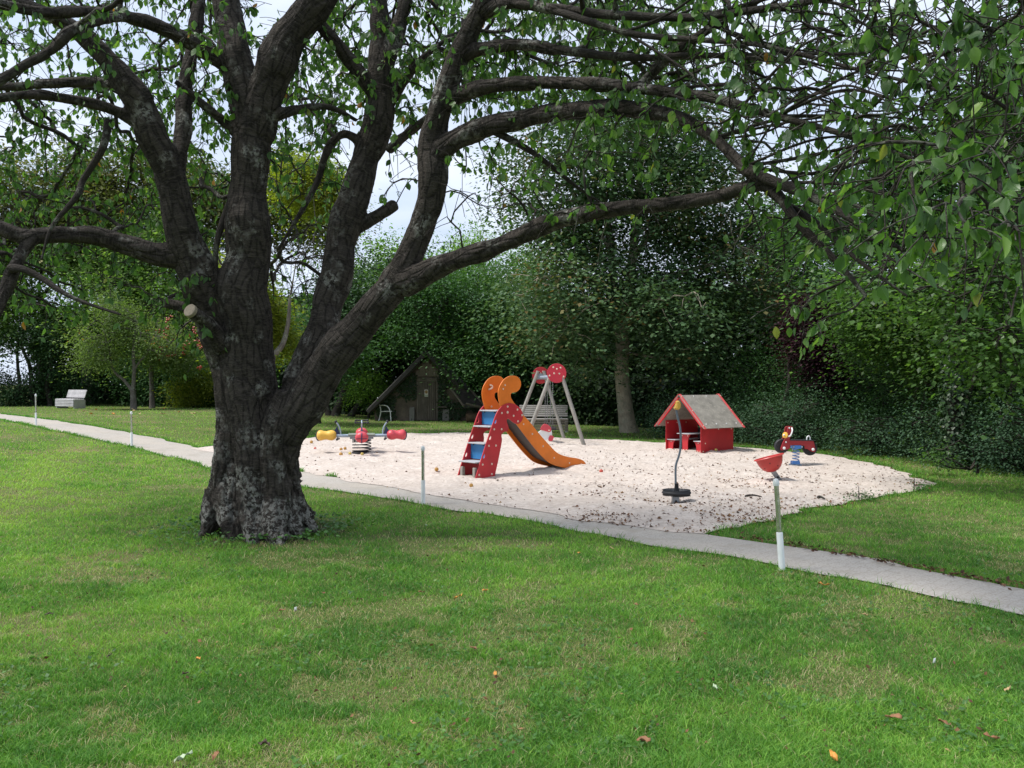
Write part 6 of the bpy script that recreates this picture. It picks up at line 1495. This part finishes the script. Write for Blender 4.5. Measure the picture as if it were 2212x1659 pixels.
# ---------------------------------------------------------------- small things lying about
def lying_leaf(name, label, px, py, L_, mat, group=None, wl=.5, curl=.25, z=.02, rz=None, cat='leaf'):
    q = gnd(px, py); rz = random.uniform(0, 6.28) if rz is None else rz
    a = Vector((math.cos(rz), math.sin(rz), .12)); s = Vector((-a.y, a.x, 0)); mb = MB(); vs = []
    zz = (sz(q.x, q.y) if inside(np.array([q.x]), np.array([q.y]), SAND)[0] else float(g(q.x))) + z
    for i in range(6):
        t = i / 5; w_ = L_ * wl * .5 * math.sin(math.pi * min(1, t * .93 + .04)) ** .8
        c = Vector((q.x, q.y, zz)) + a * (L_ * (t - .5)) + UP * (curl * L_ * (t - .5) ** 2)
        jz = [random.uniform(-.16, .16) * L_ for _ in range(3)]
        vs += [c - s * w_ * random.uniform(.6, 1.1) + UP * (w_ * curl * 2 + jz[0]), c + UP * jz[1] * .5, c + s * w_ * random.uniform(.6, 1.1) + UP * (w_ * curl * 2.4 + jz[2])]
    fs = []
    for i in range(5):
        for j in (0, 1): fs.append((i * 3 + j, i * 3 + j + 1, i * 3 + 4 + j, i * 3 + 3 + j))
    fs += [tuple(x for x in f[::-1]) for f in []]
    vs2 = [v - UP * .0015 for v in vs]; k = len(vs)
    mb.add(vs, fs); 
    o = mb.build(name, mat, None, True); sd = o.modifiers.new('t', 'SOLIDIFY'); sd.thickness = .0012
    return tag(o, label, cat, group)
LF_OR = m_basic('orange_leaf', (.60, .27, .05), .6, 0, .3, 40, .1); LF_BR = m_basic('brown_leaf', (.27, .13, .06), .7, 0, .4, 40, .1); LF_DK = m_basic('dark_brown_leaf', (.055, .03, .022), .7, 0, .4, 40, .1)
LF_TAN = m_basic('tan_leaf', (.48, .33, .16), .7, 0, .3, 40, .1); LF_GR = m_basic('pale_green_leaf', (.42, .52, .34), .6, 0, .2, 40, .1)
G1 = 'dry leaves fallen on the near lawn'
for px, py, L_, m_, lab in [(1780, 1273, .105, LF_OR, 'large orange leaf on the grass right of the nearest marker post'), (1322, 1192, .07, LF_TAN, 'tan leaf on the grass near the path edge'), (1250, 1203, .05, LF_OR, 'orange leaf left of the tan leaf near the path edge'),
        (1868, 1340, .055, LF_TAN, 'beige leaf below the large orange leaf'), (990, 1301, .11, LF_OR, 'long orange leaf lying flat in mid lawn'), (1048, 1286, .07, LF_OR, 'upright orange leaf beside the long flat one'),
        (911, 1290, .06, LF_BR, 'brown leaf on the bare patch right of the tree foot'), (1375, 1317, .06, LF_BR, 'brown leaf in mid lawn below the path bend'), (610, 1329, .06, LF_BR, 'brown leaf just left of the white scrap below the tree'),
        (106, 1338, .07, LF_DK, 'dark curled leaf at the left edge of the lawn'), (236, 1430, .06, LF_DK, 'dark leaf in the left lawn left of an orange one'), (428, 1438, .06, LF_OR, 'small orange leaf in the left foreground grass'),
        (400, 1470, .06, LF_DK, 'dark brown leaf below the small orange leaf'), (1070, 1470, .065, LF_OR, 'pale orange leaf in the middle foreground'), (570, 1625, .10, LF_DK, 'big crumpled dark leaf at the lower left'),
        (465, 1652, .09, LF_BR, 'brown leaf cut by the bottom edge at left'), (396, 1655, .11, LF_GR, 'pale green leaf at the bottom edge at left'), (1800, 1653, .09, LF_OR, 'orange leaf cut by the bottom edge at right'),
        (1930, 1566, .09, LF_BR, 'curled brown leaf in the right foreground'), (1390, 1618, .08, LF_BR, 'brown leaf standing in the lower middle foreground'), (2142, 1610, .08, LF_BR, 'brown leaf near the lower right corner'),
        (2040, 1578, .07, LF_BR, 'dull brown leaf between two others in the right foreground'), (1545, 1500, .07, LF_GR, 'pale green leaf in the right middle foreground'), (921, 1142, .05, LF_GR, 'pale green leaf on the grass close to the path by the thin post'),
        (918, 1120, .05, LF_BR, 'brown leaf close to the path by the thin post'), (2176, 1505, .08, LF_TAN, 'tan leaf at the right edge of the near lawn'), (230, 1132, .05, LF_GR, 'pale green leaf left of the tree foot'),
        (1023, 1413, .06, LF_BR, 'rusty leaf in the dry patch of the mid lawn')]:
    lying_leaf('fallen_leaf', lab, px, py, L_ * .82, m_, G1, wl=random.uniform(.35, .6), z=.035)
for px, py, lab in ((638, 1327, 'white paper scrap in the grass below the cherry tree'), (2018, 1441, 'white scrap in the grass at the right')):
    q = gnd(px, py); o = MB().add([(q.x - .008, q.y, .02), (q.x + .009, q.y + .006, .022), (q.x + .010, q.y, .052), (q.x - .006, q.y - .004, .048), (q.x + .0, q.y - .007, .035)], [(0, 1, 4), (1, 2, 4), (2, 3, 4), (3, 0, 4)]).build('paper_scrap', M_WHITE, None)
    o.modifiers.new('t', 'SOLIDIFY').thickness = .001; tag(o, lab, 'litter', 'white scraps in the grass')
def fruit(label, px, py, r_, mat, group):
    q = gnd(px, py); ins = inside(np.array([q.x]), np.array([q.y]), SAND)[0]; z_ = (sz(q.x, q.y) if ins else float(g(q.x)) + .01)
    t = thing('fallen_apple', (q.x, q.y, z_), label, 'apple', group)
    MB().lathe([(r_ * .12, r_ * .18), (r_ * .6, .0), (r_ * .95, r_ * .5), (r_, r_ * .95), (r_ * .85, r_ * 1.45), (r_ * .5, r_ * 1.72), (r_ * .15, r_ * 1.6), (r_ * .02, r_ * 1.5)], (q.x, q.y, z_), (.25, .2, 1), 14).build('flesh', mat, t, True)
    MB().tube([(q.x + .2 * r_, q.y, z_ + r_ * 1.5), (q.x + .45 * r_, q.y + .1 * r_, z_ + r_ * 2.2)], r_ * .09, 5).build('stalk', LF_DK, t)
AP_Y = m_basic('rotten_apple', (.55, .30, .07), .6, 0, .45, 25, .1); AP_R = m_basic('red_apple', (.55, .08, .05), .5, 0, .3, 25, .05); AP_L = m_basic('yellow_apple', (.66, .52, .14), .5, 0, .25, 25, .05)
GA = 'apples fallen round the four seat rocker'
for px, py, r_, m_, lab in [(672, 965, .040, AP_Y, 'brown yellow apple on the sand below the yellow seat'), (680, 976.5, .032, AP_R, 'small red apple on the sand left of the coil spring'), (736, 978, .036, AP_Y, 'left one of two apples lying side by side left of the spring'),
        (744.5, 978.5, .036, AP_Y, 'right one of two apples lying side by side left of the spring'), (735.5, 989, .042, AP_Y, 'brownish apple in front of the apple pair'), (755, 986, .034, AP_L, 'yellow apple close to the spring foot'),
        (781.5, 987, .034, AP_L, 'pale yellow apple right at the front of the spring foot'), (942, 1027, .036, AP_Y, 'yellow apple on the sand beside the thin post'), (1298, 1029, .034, AP_R, 'red apple on the sand right of the slide end'),
        (1546, 983, .03, AP_L, 'yellow apple on the sand right of the playhouse'), (1017, 1058, .03, AP_Y, 'orange apple on the sand left of the slide foot')]: fruit(lab, px, py, r_, m_, GA)
r = np.random.default_rng(12)
for k in range(16):
    px = r.uniform(180, 440); py = r.uniform(884, 899)
    lying_leaf('yellow_leaf', 'yellow leaf fallen on the far lawn under the small fruit trees', px, py, .15, LF_TAN if k % 3 else LF_OR, 'yellow leaves under the small fruit trees', .6, .4, .05)
def stick(px0, py0, px1, py1, r_, lab):
    a, b = gnd(px0, py0), gnd(px1, py1); za = sz(a.x, a.y) + r_; zb_ = sz(b.x, b.y) + r_
    m_ = a.lerp(b, .45) + Vector((.01, .04, 0)); m_.z = (za + zb_) / 2 + .012; a.z = za; b.z = zb_
    tag(MB().tube(catmull([tuple(a), tuple(m_), tuple(b)], 4, False), [r_ * .8, r_, r_ * 1.1, r_, r_ * .9, r_ * .85, r_ * .7, r_ * .6, r_ * .4][:9], 7).build('stick', M_TWIG, None, True), lab, 'stick')
stick(1609, 1083.5, 1645, 1086, .014, 'dark stick lying on the sand left of the nearest marker post')
stick(1766, 1084.5, 1782, 1086.5, .020, 'short thick dark stick on the sand right of the red bowl')
stick(1048, 1150, 1072, 1148.5, .006, 'thin twig in the path by the grass edge') if False else None
